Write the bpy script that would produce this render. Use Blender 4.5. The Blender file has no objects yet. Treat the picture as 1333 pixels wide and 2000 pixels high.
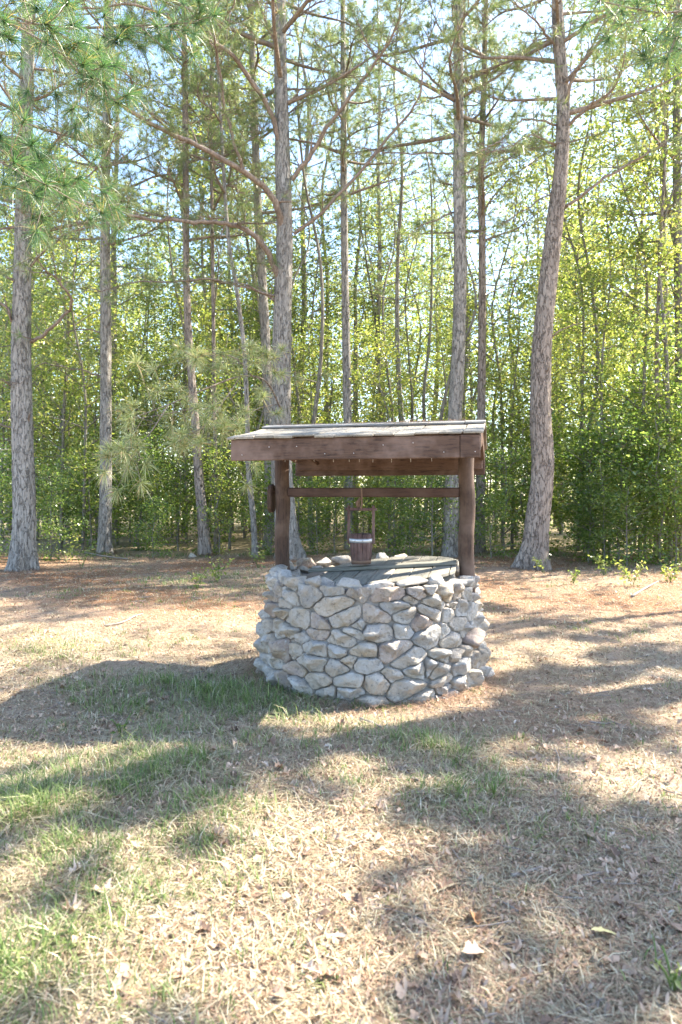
import bpy, bmesh, math, random
import numpy as np
from mathutils import Vector, Matrix, noise as mnoise

random.seed(7)
RG = np.random.default_rng(7)
C = bpy.context.scene.collection
PI = math.pi

# ------------------------------------------------------------------ camera
F, HY, EYE = 1280.0, 962.0, 1.35      # focal length in photo pixels, horizon row, eye height
cam = bpy.data.cameras.new('camera'); camo = bpy.data.objects.new('camera', cam); C.objects.link(camo)
camo.location = (0, 0, EYE); camo.rotation_euler = (PI/2, 0, 0)
cam.sensor_width = 36; cam.lens = 36*F/2000; cam.shift_y = -(1000-HY)/2000
cam.clip_start = 0.05; cam.clip_end = 1000
cam.dof.use_dof = True; cam.dof.focus_distance = 6.2; cam.dof.aperture_fstop = 3.2
bpy.context.scene.camera = camo

# ------------------------------------------------------------------ sky and sun
SUN_H = Vector((0.92, 0.39)).normalized(); SUN_EL = math.radians(47)
sc = bpy.context.scene
w = bpy.data.worlds.new('World'); sc.world = w; w.use_nodes = True
nt = w.node_tree; bg = nt.nodes['Background']
sky = nt.nodes.new('ShaderNodeTexSky'); sky.sky_type = 'NISHITA'; sky.sun_disc = False
sky.sun_elevation = SUN_EL; sky.sun_rotation = math.atan2(SUN_H.x, SUN_H.y)
sky.air_density = 1.0; sky.dust_density = 0.9; sky.ozone_density = 2.2
nt.links.new(sky.outputs[0], bg.inputs[0]); bg.inputs[1].default_value = 0.13
sun = bpy.data.lights.new('sun', 'SUN'); suno = bpy.data.objects.new('sun', sun); C.objects.link(suno)
sun.energy = 4.6; sun.angle = math.radians(0.53); sun.color = (1.0, 0.92, 0.79)
sd = Vector((SUN_H.x*math.cos(SUN_EL), SUN_H.y*math.cos(SUN_EL), math.sin(SUN_EL)))
suno.rotation_euler = sd.to_track_quat('Z', 'Y').to_euler(); suno.location = (8, 5, 20)
sc.view_settings.view_transform = 'Standard'; sc.view_settings.look = 'None'
sc.view_settings.gamma = 1; sc.view_settings.use_curve_mapping = False
sc.view_settings.exposure = 2.5
sc.render.engine = 'CYCLES'
sc.cycles.use_denoising = True
sc.cycles.max_bounces = 8; sc.cycles.diffuse_bounces = 4; sc.cycles.transmission_bounces = 4
sc.cycles.transparent_max_bounces = 4; sc.cycles.caustics_reflective = False; sc.cycles.caustics_refractive = False

# ------------------------------------------------------------------ helpers
def tag(o, label=None, cat=None, group=None, kind=None):
    if label: o['label'] = label
    if cat: o['category'] = cat
    if group: o['group'] = group
    if kind: o['kind'] = kind
    return o

def empty(name, label, cat, loc=(0, 0, 0), rz=0, group=None):
    o = bpy.data.objects.new(name, None); C.objects.link(o)
    o.location = loc; o.rotation_euler = (0, 0, rz); o.empty_display_size = 0.1
    return tag(o, label, cat, group)

def link_mesh(name, me, mat, parent=None):
    if mat: me.materials.append(mat)
    o = bpy.data.objects.new(name, me); C.objects.link(o)
    if parent: o.parent = parent
    return o

def np_mesh(name, V, Fs, smooth=False):
    """V (n,3); Fs: list of (m,k) index arrays"""
    V = np.asarray(V, dtype=np.float32)
    me = bpy.data.meshes.new(name)
    me.vertices.add(len(V)); me.vertices.foreach_set('co', V.ravel())
    idx = np.concatenate([f.ravel() for f in Fs]).astype(np.int32)
    tot = np.concatenate([np.full(len(f), f.shape[1], np.int32) for f in Fs])
    start = np.concatenate([[0], np.cumsum(tot)[:-1]]).astype(np.int32)
    me.loops.add(len(idx)); me.loops.foreach_set('vertex_index', idx)
    me.polygons.add(len(tot)); me.polygons.foreach_set('loop_start', start); me.polygons.foreach_set('loop_total', tot)
    me.update(calc_edges=True)
    if smooth: me.polygons.foreach_set('use_smooth', np.ones(len(tot), bool))
    return me

class MB:
    def __init__(s): s.V = []; s.F = {}; s.n = 0
    def add(s, V, Fa):
        V = np.asarray(V, float); Fa = np.asarray(Fa, int)
        s.V.append(V); s.F.setdefault(Fa.shape[1], []).append(Fa + s.n); s.n += len(V)
    def mesh(s, name, smooth=False):
        return np_mesh(name, np.concatenate(s.V), [np.concatenate(v) for v in s.F.values()], smooth)
    def build(s, name, mat, parent=None, smooth=False):
        return link_mesh(name, s.mesh(name, smooth), mat, parent)

def at(px, py, Y): return Vector(((px-666.5)*Y/F, Y, EYE-(py-HY)*Y/F))
def gpt(px, py):
    Y = EYE*F/(py-HY); return ((px-666.5)*Y/F, Y)

def catmull(P, n):
    P = [Vector(p) for p in P]; Q = [P[0]*2-P[1]] + P + [P[-1]*2-P[-2]]; out = []
    for i in range(1, len(Q)-2):
        for k in range(n):
            t = k/n; a, b, c, d = Q[i-1], Q[i], Q[i+1], Q[i+2]
            out.append(0.5*((2*b)+(c-a)*t+(2*a-5*b+4*c-d)*t*t+(3*b-a-3*c+d)*t**3))
    out.append(P[-1].copy()); return out

def tube(mb, P, R, sides=8, bump=0.0, cap=True, seed=0, flare=0, rug=0):
    n = len(P); P = [Vector(p) for p in P]
    V = []; up = None
    for i, p in enumerate(P):
        t = (P[min(i+1, n-1)]-P[max(i-1, 0)]).normalized()
        if up is None: up = Vector((1, 0, 0)) if abs(t.x) < 0.9 else Vector((0, 1, 0))
        a = (up-t*up.dot(t)).normalized(); b = t.cross(a); up = a
        for k in range(sides):
            th = 2*PI*k/sides; r = R[i]
            if bump:
                q = Vector((math.cos(th)*2.2, math.sin(th)*2.2, p.z*1.2+seed*7))
                r *= 1+bump*(mnoise.noise(q)*1.2+0.7*mnoise.noise(q*Vector((3, 3, 2.2))))
                if rug:
                    q2 = Vector((math.cos(th)*R[i]*26, math.sin(th)*R[i]*26, p.z*6.5)); r *= 1+rug*(abs(mnoise.noise(q2))*2-.5+.5*mnoise.noise(q2*2.3))
                if flare and p.z < 0.7:
                    r *= 1+flare*max(0, 1-p.z/0.6)**2*(0.7+0.5*math.sin(3*th+seed)+0.3*math.sin(5*th+seed*2))
            V.append(p+(a*math.cos(th)+b*math.sin(th))*r)
    V = np.array([tuple(v) for v in V])
    i = np.arange(n-1)[:, None]*sides; k = np.arange(sides)[None, :]; k2 = (k+1) % sides
    Fq = np.stack([i+k, i+k2, i+sides+k2, i+sides+k], -1).reshape(-1, 4)
    mb.add(V, Fq)
    if cap:
        for base, rev in ((0, True), ((n-1)*sides, False)):
            f = list(range(base, base+sides)); f = f[::-1] if rev else f
            mb.F.setdefault(sides, []).append(np.array([f])+mb.n-len(V))

def lerp(a, b, t): return a+(b-a)*t

def unit(a): return a/np.maximum(np.linalg.norm(a, axis=-1, keepdims=True), 1e-9)

def leaves(mb, P, L, W, droop=0.4, rg=RG, flat=1.0):
    n = len(P)
    D = rg.normal(size=(n, 3)); D[:, 2] = D[:, 2]*0.45-droop; D = unit(D)
    N = rg.normal(size=(n, 3))*0.75*flat; N[:, 2] += 1.0
    S = unit(np.cross(D, N)); U = unit(np.cross(S, D))
    L = L*rg.uniform(0.6, 1.3, n)[:, None]; W = W*L
    base = P; tip = P+D*L-U*L*0.12
    mid = P+D*L*0.45
    l = mid+S*W+U*W*0.25; r = mid-S*W+U*W*0.25
    V = np.stack([base, l, tip, r], 1).reshape(-1, 3)
    i = np.arange(n)[:, None]*4
    mb.add(V, np.concatenate([i+np.array([[0, 1, 2]]), i+np.array([[0, 2, 3]])]))

def needles(mb, P, A, m, L, wd, spread=0.9, rg=RG, droop=0.15, bent=False):
    """m needles at each tuft position P along axis A"""
    n = len(P); P = np.repeat(P, m, 0); A = np.repeat(unit(A), m, 0)
    D = unit(A*rg.uniform(0.2, 1.1, (n*m, 1))+rg.normal(size=(n*m, 3))*spread*0.6)
    P = P-A*rg.uniform(0, 0.25, (n*m, 1))*L
    ln = L*rg.uniform(0.7, 1.15, (n*m, 1))
    S = unit(np.cross(D, rg.normal(size=(n*m, 3))))*wd
    if not bent:
        tip = P+D*ln; tip[:, 2] -= droop*ln[:, 0]
        V = np.stack([P-S, P+S, tip], 1).reshape(-1, 3); i = np.arange(n*m)[:, None]*3
        mb.add(V, i+np.array([[0, 1, 2]]))
    else:
        M_ = P+D*ln*0.55; tip = P+D*ln; M_[:, 2] -= droop*0.2*ln[:, 0]; tip[:, 2] -= droop*ln[:, 0]
        V = np.stack([P-S, P+S, M_+S*.8, M_-S*.8, tip], 1).reshape(-1, 3); i = np.arange(n*m)[:, None]*5
        mb.add(V, np.concatenate([i+np.array([[0, 1, 2]]), i+np.array([[0, 2, 3]]), i+np.array([[3, 2, 4]])]))

def box_v(x0, x1, y0, y1, z0, z1):
    return np.array([(x, y, z) for z in (z0, z1) for x, y in ((x0, y0), (x1, y0), (x1, y1), (x0, y1))])
BOXF = [(3, 2, 1, 0), (4, 5, 6, 7), (0, 1, 5, 4), (1, 2, 6, 5), (2, 3, 7, 6), (3, 0, 4, 7)]

def board(name, mat, parent, frame, x0, x1, y0, y1, z0, z1, bev=0.004, cuts=6, warp=0.003, seed=0, label=None):
    """a board in the local frame (Matrix), bevelled, subdivided along its long side and slightly warped"""
    bm = bmesh.new(); v = [bm.verts.new(tuple(p)) for p in box_v(x0, x1, y0, y1, z0, z1)]
    for f in BOXF: bm.faces.new([v[i] for i in f])
    dims = (x1-x0, y1-y0, z1-z0); ax = dims.index(max(dims))
    es = [e for e in bm.edges if abs((e.verts[0].co-e.verts[1].co)[ax]) > dims[ax]*0.9]
    if cuts: bmesh.ops.subdivide_edges(bm, edges=es, cuts=cuts)
    for q in bm.verts:
        p = q.co*3+Vector((seed*3.1, seed*1.7, seed))
        d = mnoise.noise_vector(p)*warp+mnoise.noise_vector(p*5)*warp*0.35; d[ax] *= 0.3; q.co += d
    if bev:
        ed = [e for e in bm.edges if len(e.link_faces) == 2 and e.calc_face_angle(0) > 0.9]
        bmesh.ops.bevel(bm, geom=ed, offset=bev, segments=1, affect='EDGES', clamp_overlap=True)
    bmesh.ops.recalc_face_normals(bm, faces=bm.faces)
    me = bpy.data.meshes.new(name); bm.to_mesh(me); bm.free(); me.transform(frame)
    o = link_mesh(name, me, mat, parent)
    if label: o['label'] = label
    return o

def gh(x, y):
    """height of the ground"""
    x = np.asarray(x, float); y = np.asarray(y, float)
    g = 0.035*np.sin(0.7*x+1)*np.sin(0.55*y+.4)+0.018*np.sin(1.9*x-1.3*y)+0.010*np.sin(3.7*x+.7)*np.sin(3.1*y)
    g += 0.006*np.sin(9.1*x+3*np.sin(2*y))*np.sin(8.3*y+1)+0.004*np.sin(17*x+2*np.sin(5*y))*np.sin(15*y+2*np.sin(4*x))
    r = np.hypot(x-0.235, y-4.9)
    g = g*np.clip((r-0.7)/1.2, 0.15, 1) + 0.012*np.exp(-((r-0.9)/0.25)**2)
    return g

# ------------------------------------------------------------------ materials
class MT:
    def __init__(s, name):
        s.m = bpy.data.materials.new(name); s.m.use_nodes = True; s.t = s.m.node_tree; s.b = s.t.nodes['Principled BSDF']
        s.out = s.t.nodes['Material Output']
    def n(s, typ, **k):
        q = s.t.nodes.new('ShaderNode'+typ)
        for a, v in k.items():
            if a in q.inputs: q.inputs[a].default_value = v
            else: setattr(q, a, v)
        return q
    def l(s, a, b): s.t.links.new(a, b)
    def coord(s, scale=(1, 1, 1), which='Object'):
        tc = s.n('TexCoord'); mp = s.n('Mapping'); mp.inputs['Scale'].default_value = scale
        s.l(tc.outputs[which], mp.inputs['Vector']); return mp.outputs[0]
    def noise(s, vec, scale, detail=4, rough=0.6, dist=0):
        q = s.n('TexNoise'); q.inputs['Scale'].default_value = scale; q.inputs['Detail'].default_value = detail
        q.inputs['Roughness'].default_value = rough; q.inputs['Distortion'].default_value = dist
        s.l(vec, q.inputs['Vector']); return q.outputs['Fac']
    def ramp(s, fac, stops):
        q = s.n('ValToRGB'); e = q.color_ramp.elements
        while len(e) < len(stops): e.new(0.5)
        for el, (p, c) in zip(e, stops): el.position = p; el.color = (*c, 1) if len(c) == 3 else c
        s.l(fac, q.inputs[0]); return q.outputs[0]
    def mix(s, fac, a, b, mode='MIX'):
        q = s.n('Mix', data_type='RGBA', blend_type=mode)
        if hasattr(fac, 'default_value') or hasattr(fac, 'links'): s.l(fac, q.inputs[0])
        else: q.inputs[0].default_value = fac
        for v, i in ((a, 6), (b, 7)):
            if isinstance(v, tuple): q.inputs[i].default_value = (*v, 1)
            else: s.l(v, q.inputs[i])
        return q.outputs[2]
    def math(s, op, a, b):
        q = s.n('Math', operation=op)
        for v, i in ((a, 0), (b, 1)):
            if isinstance(v, (int, float)): q.inputs[i].default_value = v
            else: s.l(v, q.inputs[i])
        return q.outputs[0]
    def bump(s, h, strength, dist=0.01, prev=None):
        q = s.n('Bump'); q.inputs['Strength'].default_value = strength; q.inputs['Distance'].default_value = dist
        s.l(h, q.inputs['Height'])
        if prev: s.l(prev, q.inputs['Normal'])
        s.l(q.outputs[0], s.b.inputs['Normal']); return q.outputs[0]
    def col(s, c, rough=0.8, spec=0.3):
        if isinstance(c, tuple): s.b.inputs['Base Color'].default_value = (*c, 1)
        else: s.l(c, s.b.inputs['Base Color'])
        s.b.inputs['Roughness'].default_value = rough
        s.b.inputs['Specular IOR Level'].default_value = spec

def leaf_mat(name, cols, trans, tw=0.45, rough=0.42, spec=0.8):
    m = MT(name); g = m.n('NewGeometry'); oi = m.n('ObjectInfo')
    c = m.ramp(g.outputs['Random Per Island'], cols)
    k = m.math('MULTIPLY_ADD', oi.outputs['Random'], 0.35)
    k.node.inputs[2].default_value = 0.82
    hsv = m.n('HueSaturation'); m.l(c, hsv.inputs['Color']); m.l(k, hsv.inputs['Value'])
    hh = m.math('MULTIPLY_ADD', oi.outputs['Random'], -0.03); hh.node.inputs[2].default_value = 0.512
    m.l(hh, hsv.inputs['Hue'])
    m.col(hsv.outputs[0], rough, spec)
    tr = m.n('BsdfTranslucent'); tc = m.mix(1.0, hsv.outputs[0], trans, 'MULTIPLY'); m.l(tc, tr.inputs[0])
    mx = m.n('MixShader'); mx.inputs[0].default_value = tw
    m.l(m.b.outputs[0], mx.inputs[1]); m.l(tr.outputs[0], mx.inputs[2]); m.l(mx.outputs[0], m.out.inputs[0])
    return m.m

M = {}
M['leaf'] = leaf_mat('broad_leaf', [(0, (.085, .13, .035)), (.45, (.14, .195, .05)), (.8, (.20, .24, .07)), (1, (.28, .27, .12))], (2.5, 2.3, 1.5), 0.5, 0.3)
M['leaf_dark'] = leaf_mat('shrub_leaf', [(0, (.075, .13, .035)), (.6, (.125, .19, .05)), (1, (.22, .25, .10))], (2.5, 2.4, 1.5), 0.5, 0.26)
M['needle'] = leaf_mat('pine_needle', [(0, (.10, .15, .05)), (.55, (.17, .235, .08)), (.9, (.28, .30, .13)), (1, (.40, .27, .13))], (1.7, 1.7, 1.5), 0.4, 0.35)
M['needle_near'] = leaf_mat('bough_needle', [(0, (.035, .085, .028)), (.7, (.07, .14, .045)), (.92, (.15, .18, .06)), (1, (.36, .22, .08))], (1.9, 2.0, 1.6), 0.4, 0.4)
M['needle_bough'] = leaf_mat('low_bough_needle', [(0, (.18, .23, .08)), (.6, (.32, .36, .15)), (.85, (.46, .46, .25)), (1, (.50, .33, .17))], (1.6, 1.6, 1.4), 0.4, 0.35)
M['grass'] = leaf_mat('green_grass', [(0, (.08, .13, .035)), (.5, (.14, .20, .06)), (1, (.28, .31, .12))], (1.6, 1.7, 1.4), 0.35, 0.5, 0.3)
M['dry_grass'] = leaf_mat('dry_grass', [(0, (.17, .13, .08)), (.4, (.38, .31, .20)), (.8, (.54, .46, .31)), (1, (.64, .58, .42))], (1.1, 1.1, 1.0), 0.25, 0.6, 0.3)
M['straw'] = leaf_mat('pine_straw', [(0, (.11, .065, .04)), (.4, (.30, .185, .11)), (1, (.50, .35, .23))], (1, 1, 1), 0.1, 0.6, 0.3)
M['litter'] = leaf_mat('dead_leaf', [(0, (.09, .06, .045)), (.25, (.24, .15, .10)), (.55, (.42, .30, .21)), (.88, (.50, .37, .27)), (1, (.58, .48, .38))], (1, .9, .8), 0.2, 0.6, 0.3)

def bark(name, plate_a, plate_b, crack, sc_=9, stretch=0.28, strength=0.9):
    m = MT(name); v = m.coord((1, 1, stretch))
    nz = m.n('TexNoise'); nz.inputs['Scale'].default_value = 9; nz.inputs['Detail'].default_value = 5; nz.inputs['Roughness'].default_value = .7; m.l(v, nz.inputs['Vector'])
    vv = m.n('VectorMath', operation='MULTIPLY_ADD'); m.l(nz.outputs['Color'], vv.inputs[0]); vv.inputs[1].default_value = (.22,)*3; m.l(v, vv.inputs[2])
    vo = m.n('TexVoronoi', feature='DISTANCE_TO_EDGE'); vo.inputs['Scale'].default_value = sc_; m.l(vv.outputs[0], vo.inputs['Vector'])
    vc = m.n('TexVoronoi'); vc.inputs['Scale'].default_value = sc_; m.l(vv.outputs[0], vc.inputs['Vector'])
    sep = m.n('SeparateColor'); m.l(vc.outputs['Color'], sep.inputs[0])
    fine = m.noise(m.coord((1, 1, .35)), 26, 6, 0.75); broad = m.noise(m.coord((1, 1, .4)), 2.2, 4, .6)
    dst = m.math('ADD', vo.outputs['Distance'], m.math('MULTIPLY', m.math('SUBTRACT', fine, .5), .16))
    edge = m.ramp(dst, [(0, (.1, .1, .1)), (.025, (.6, .6, .6)), (.08, (1, 1, 1))])
    plates = m.mix(sep.outputs[0], plate_a, plate_b)
    plates = m.mix(m.ramp(fine, [(.4, (0, 0, 0)), (.7, (1, 1, 1))]), plates, tuple(x*1.4 for x in plate_a))
    plates = m.mix(m.math('MULTIPLY', m.ramp(broad, [(.4, (0, 0, 0)), (.65, (1, 1, 1))]), .5), plates, (plate_b[0]*.8, plate_b[1]*.75, plate_b[2]*.72))
    m.col(m.mix(edge, crack, plates), 0.9, 0.15)
    h = m.math('ADD', m.math('ADD', m.math('MULTIPLY', edge, .7), m.math('MULTIPLY', sep.outputs[1], .4)), m.math('MULTIPLY', fine, 0.8))
    m.bump(h, strength, 0.03); return m.m
M['bark'] = bark('pine_bark', (.31, .285, .25), (.25, .23, .20), (.105, .09, .075), 17, .2)
M['bark_red'] = bark('red_pine_bark', (.285, .24, .20), (.225, .187, .155), (.09, .07, .055), 15, .24)
M['bark_thin'] = bark('branch_bark', (.27, .22, .175), (.19, .145, .115), (.10, .075, .06), 22, 0.3, 0.5)
M['bark_sap'] = bark('sapling_bark', (.24, .22, .18), (.15, .135, .11), (.08, .07, .055), 14, 0.2, 0.4)

def stone_mat(name, tint_scale=1.0):
    m = MT(name); oi = m.n('ObjectInfo'); v = m.coord()
    add = m.n('VectorMath', operation='ADD'); m.l(v, add.inputs[0])
    cx = m.n('CombineXYZ'); m.l(m.math('MULTIPLY', oi.outputs['Random'], 40), cx.inputs[0]); m.l(cx.outputs[0], add.inputs[1]); v = add.outputs[0]
    base = m.ramp(oi.outputs['Random'], [(0, (.46, .45, .43)), (.25, (.58, .54, .48)), (.45, (.40, .39, .37)), (.65, (.55, .47, .38)), (.8, (.48, .46, .42)), (.9, (.42, .32, .265)), (.96, (.32, .30, .28)), (1, (.50, .41, .30))])
    for e in base.node.color_ramp.elements: e.color = tuple(x*tint_scale for x in e.color[:3])+(1,)
    n1 = m.noise(v, 7, 5, 0.65); n2 = m.noise(v, 32, 6, 0.75); n3 = m.noise(v, 110, 3, 0.7)
    c = m.mix(m.ramp(n1, [(.42, (0, 0, 0)), (.7, (1, 1, 1))]), base, (.50, .41, .30))
    c = m.mix(m.ramp(n2, [(.30, (1, 1, 1)), (.47, (0, 0, 0))]), c, (.17, .165, .16))
    c = m.mix(m.ramp(n2, [(.56, (0, 0, 0)), (.75, (1, 1, 1))]), c, (.66, .65, .62))
    m.col(c, 0.85, 0.25)
    h = m.math('ADD', m.math('MULTIPLY', n1, 1.0), m.math('ADD', m.math('MULTIPLY', n2, .8), m.math('MULTIPLY', n3, .2)))
    m.bump(h, 1.0, 0.045); return m.m
M['stone'] = stone_mat('field_stone', 1.0)
M['cream_stone'] = stone_mat('cream_field_stone', 1.12)
mm = MT('mortar'); v = mm.coord(); n1 = mm.noise(v, 6, 5, .7); n2 = mm.noise(v, 45, 5, .7)
mm.col(mm.mix(n2, mm.mix(n1, (.37, .35, .32), (.30, .265, .22)), (.20, .19, .175)), .95, .1); mm.bump(mm.math('ADD', n1, n2), .9, .02); M['mortar'] = mm.m

def wood(name, a, b, dark, grain=(1, 1, 1), sc_=3, pale=None, rough=0.75, knots=True, bumpd=0.004):
    m = MT(name); oi = m.n('ObjectInfo'); v = m.coord(grain)
    add = m.n('VectorMath', operation='ADD'); m.l(v, add.inputs[0])
    cx = m.n('CombineXYZ'); r = m.math('MULTIPLY', oi.outputs['Random'], 30)
    for i in range(3): m.l(r, cx.inputs[i])
    m.l(cx.outputs[0], add.inputs[1]); v = add.outputs[0]
    g = m.noise(v, sc_*6, 6, .65, .8); g2 = m.noise(v, sc_*25, 4, .7); blot = m.noise(m.coord(), 3.5, 4, .6)
    c = m.mix(m.ramp(g, [(.3, (0, 0, 0)), (.7, (1, 1, 1))]), a, b)
    c = m.mix(m.ramp(g2, [(.30, (1, 1, 1)), (.5, (0, 0, 0))]), c, dark)
    if pale: c = m.mix(m.ramp(blot, [(.45, (0, 0, 0)), (.68, (1, 1, 1))]), c, pale)
    br = m.math('MULTIPLY_ADD', oi.outputs['Random'], .35); br.node.inputs[2].default_value = .82
    hs = m.n('HueSaturation'); m.l(c, hs.inputs['Color']); m.l(br, hs.inputs['Value'])
    m.col(hs.outputs[0], rough, .25); m.bump(m.math('ADD', g, g2), .6, bumpd); return m.m
# grain runs along the axis with the small scale
M['wood_u'] = wood('brown_board', (.115, .068, .045), (.066, .038, .026), (.026, .016, .012), (.12, 1.2, 1.2), 3, (.20, .135, .105))
M['wood_z'] = wood('brown_post', (.078, .047, .031), (.044, .026, .018), (.018, .012, .009), (1.2, 1.2, .12), 3, (.14, .095, .07))
M['beam'] = wood('dark_brown_beam', (.085, .046, .032), (.05, .028, .020), (.022, .013, .010), (.12, 1.2, 1.2), 3, (.12, .075, .058))
M['wood_v'] = wood('brown_rafter', (.13, .07, .038), (.08, .042, .025), (.035, .02, .013), (1.2, .12, 1.2), 3)
M['shake'] = wood('weathered_shake', (.25, .225, .185), (.155, .14, .115), (.06, .052, .045), (1.3, .10, 1.3), 4, (.36, .315, .25), .9, bumpd=.008)
M['ridge'] = wood('weathered_ridge_board', (.27, .26, .24), (.18, .17, .16), (.10, .095, .09), (.10, 1.3, 1.3), 4, None, .9)
M['lid'] = wood('grey_green_plank', (.22, .205, .165), (.155, .148, .12), (.07, .067, .055), (1.3, .10, 1.3), 3, (.28, .25, .20), .85)
M['lid_u'] = wood('grey_green_batten', (.21, .20, .165), (.155, .15, .125), (.07, .067, .055), (.10, 1.3, 1.3), 3, None, .85)
M['stave'] = wood('red_brown_stave', (.125, .075, .066), (.08, .046, .040), (.035, .02, .017), (1.3, 1.3, .12), 4, (.18, .125, .11))
q = MT('galvanised_band'); q.col(q.mix(q.noise(q.coord(), 30, 3), (.55, .58, .60), (.38, .40, .42)), .45, .5); q.b.inputs['Metallic'].default_value = .7; M['metal'] = q.m
q = MT('bright_nail'); q.col((.65, .63, .58), .4, .5); q.b.inputs['Metallic'].default_value = .5; M['nail'] = q.m
q = MT('hemp_strap'); q.col(q.mix(q.noise(q.coord(), 60, 3), (.20, .13, .09), (.11, .07, .05)), .9, .2); M['strap'] = q.m
q = MT('dead_twig'); q.col(q.mix(q.noise(q.coord(), 25, 4), (.34, .29, .24), (.16, .13, .11)), .9, .2); q.bump(q.noise(q.coord(), 90, 3), .5, .003); M['twig'] = q.m

g = MT('ground_soil'); v = g.coord()
at_ = g.n('Attribute', attribute_name='cover'); sp = g.n('SeparateColor'); g.l(at_.outputs['Color'], sp.inputs[0])
n1 = g.noise(v, 1.1, 5, .6); n2 = g.noise(v, 14, 6, .75); n3 = g.noise(v, 70, 5, .8)
c = g.mix(n2, (.42, .32, .23), (.56, .45, .34))
c = g.mix(sp.outputs[1], c, g.mix(n3, (.22, .105, .055), (.40, .22, .12)))
c = g.mix(g.math('MULTIPLY', sp.outputs[0], .7), c, g.mix(n3, (.12, .13, .055), (.26, .25, .12)))
c = g.mix(sp.outputs[2], c, g.mix(n3, (.50, .40, .30), (.38, .28, .20)))
c = g.mix(g.ramp(n3, [(.33, (1, 1, 1)), (.48, (0, 0, 0))]), c, (.13, .09, .065))
c = g.mix(g.ramp(n2, [(.30, (1, 1, 1)), (.45, (0, 0, 0))]), c, (.17, .125, .09)); g.col(c, .95, .1); g.bump(g.math('ADD', g.math('MULTIPLY', n2, 1.2), n3), .9, .03); M['ground'] = g.m

# ------------------------------------------------------------------ ground cover maps
def blob(x, y, px, py, rx, ry=None):
    cx, cy = gpt(px, py); ry = ry or rx
    return np.exp(-((x-cx)/rx)**2-((y-cy)/ry)**2)
def wob(x, y, f, s=0):
    return 0.5+0.25*(np.sin(f*x+2*np.sin(.7*f*y+s)+s)+np.sin(f*1.13*y+2*np.sin(.8*f*x+s*2)))
def cover(x, y):
    gr = 1.0*blob(x, y, 440, 1375, .55, .35)+.55*blob(x, y, 250, 1340, .6, .3)+.6*blob(x, y, 80, 1600, .6, .45)+.45*blob(x, y, 30, 1950, .25, .2)
    gr += .5*blob(x, y, 840, 1455, .3, .2)+.3*blob(x, y, 300, 1500, 1.1, .4)+.35*blob(x, y, 960, 1580, .3, .3)+.3*blob(x, y, 600, 1450, .4, .25)
    gr += .4*blob(x, y, 420, 1140, 1.2, 1.2)+.3*blob(x, y, 150, 1270, .8, .5)+.3*blob(x, y, 200, 1700, .5, .5)
    gr *= .78
    gr = np.clip(gr*(.35+1.0*wob(x, y, 4.3, 1))+.09*wob(x, y, 2.1, 3), 0, 1)*(.55+.9*wob(x, y, 9, 4))
    st = np.clip((y-5.3)/2.5, 0, 1)*(.5+.7*wob(x, y, 1.3, 5))+.5*blob(x, y, 1150, 1400, 1.0, .6)
    st = np.clip(st*(1-.6*gr), 0, 1)
    far_ = np.clip((y-13.4)/1.5, 0, 1); st = st*(1-.8*far_); gr = np.clip(gr+far_*.6, 0, 1)
    sa = np.clip(1.0*blob(x, y, 1290, 1500, .45, .35)+.6*blob(x, y, 1200, 1620, .4, .35)+.5*blob(x, y, 670, 1395, .35, .12)+.35*(wob(x, y, 2.6, 8) > .72), 0, 1)*(1-gr)
    return gr, st, sa

xs = np.concatenate([np.linspace(-150, -12, 14)[:-1], np.linspace(-12, -4, 40)[:-1], np.linspace(-4, 4, 230)[:-1], np.linspace(4, 12, 40)[:-1], np.linspace(12, 150, 14)])
ys = np.concatenate([np.linspace(-40, 0, 10)[:-1], np.linspace(0, 7, 210)[:-1], np.linspace(7, 18, 90)[:-1], np.linspace(18, 400, 40)])
X, Yg = np.meshgrid(xs, ys)
Z = gh(X, Yg)
V = np.stack([X, Yg, Z], -1).reshape(-1, 3); nx = len(xs)
i = (np.arange(len(ys)-1)[:, None]*nx+np.arange(nx-1)[None, :]).ravel()
me = np_mesh('ground', V, [np.stack([i, i+1, i+nx+1, i+nx], -1)], True)
gr, st, sa = cover(V[:, 0], V[:, 1])
ca = me.color_attributes.new('cover', 'FLOAT_COLOR', 'POINT')
ca.data.foreach_set('color', np.stack([gr, st, sa, np.ones_like(gr)], -1).astype(np.float32).ravel())
tag(link_mesh('ground', me, M['ground']), 'sandy forest ground under pine straw and sparse grass', kind='structure')

# ------------------------------------------------------------------ the well
CX, CY = 0.228, 4.9
LOW = -.026
TH = math.radians(-13.5)
FR = Matrix.Translation((0, 0, 0))
well = empty('stone_well', 'round stone wishing well with wooden posts and shingled roof', 'well', (CX, CY, 0), TH)
I4 = Matrix.Identity(4)

def r_wall(z):
    t = min(max((0.72-z)/0.45, 0), 1); t = t*t*(3-2*t)
    return 0.738+0.058*t
# mortar core (local frame of the well)
nt_, nz_ = 150, 34
prof = [(r_wall(z)-0.004, z) for z in np.linspace(-0.06, 0.735, nz_)]+[(0.70, .748), (.62, .752), (.55, .748), (.515, .73)]+[(.505, z) for z in np.linspace(.68, -.05, 6)]
V = []
for k in range(nt_):
    a = 2*PI*k/nt_
    for (r, z) in prof:
        p = Vector((math.cos(a)*r, math.sin(a)*r, z)); d = -.012+mnoise.noise(p*9)*.018+mnoise.noise(p*26)*.010
        rr = r+(d if r > .52 else 0); V.append((math.cos(a)*rr, math.sin(a)*rr, z+(d*.6 if z > .7 else 0)+LOW))
m_ = len(prof); Fq = []
for k in range(nt_):
    for j in range(m_-1):
        a, b = k*m_+j, ((k+1) % nt_)*m_+j; Fq.append((a, b, b+1, a+1))
mb = MB(); mb.add(V, Fq); mb.build('mortar_wall', M['mortar'], well, True)

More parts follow.
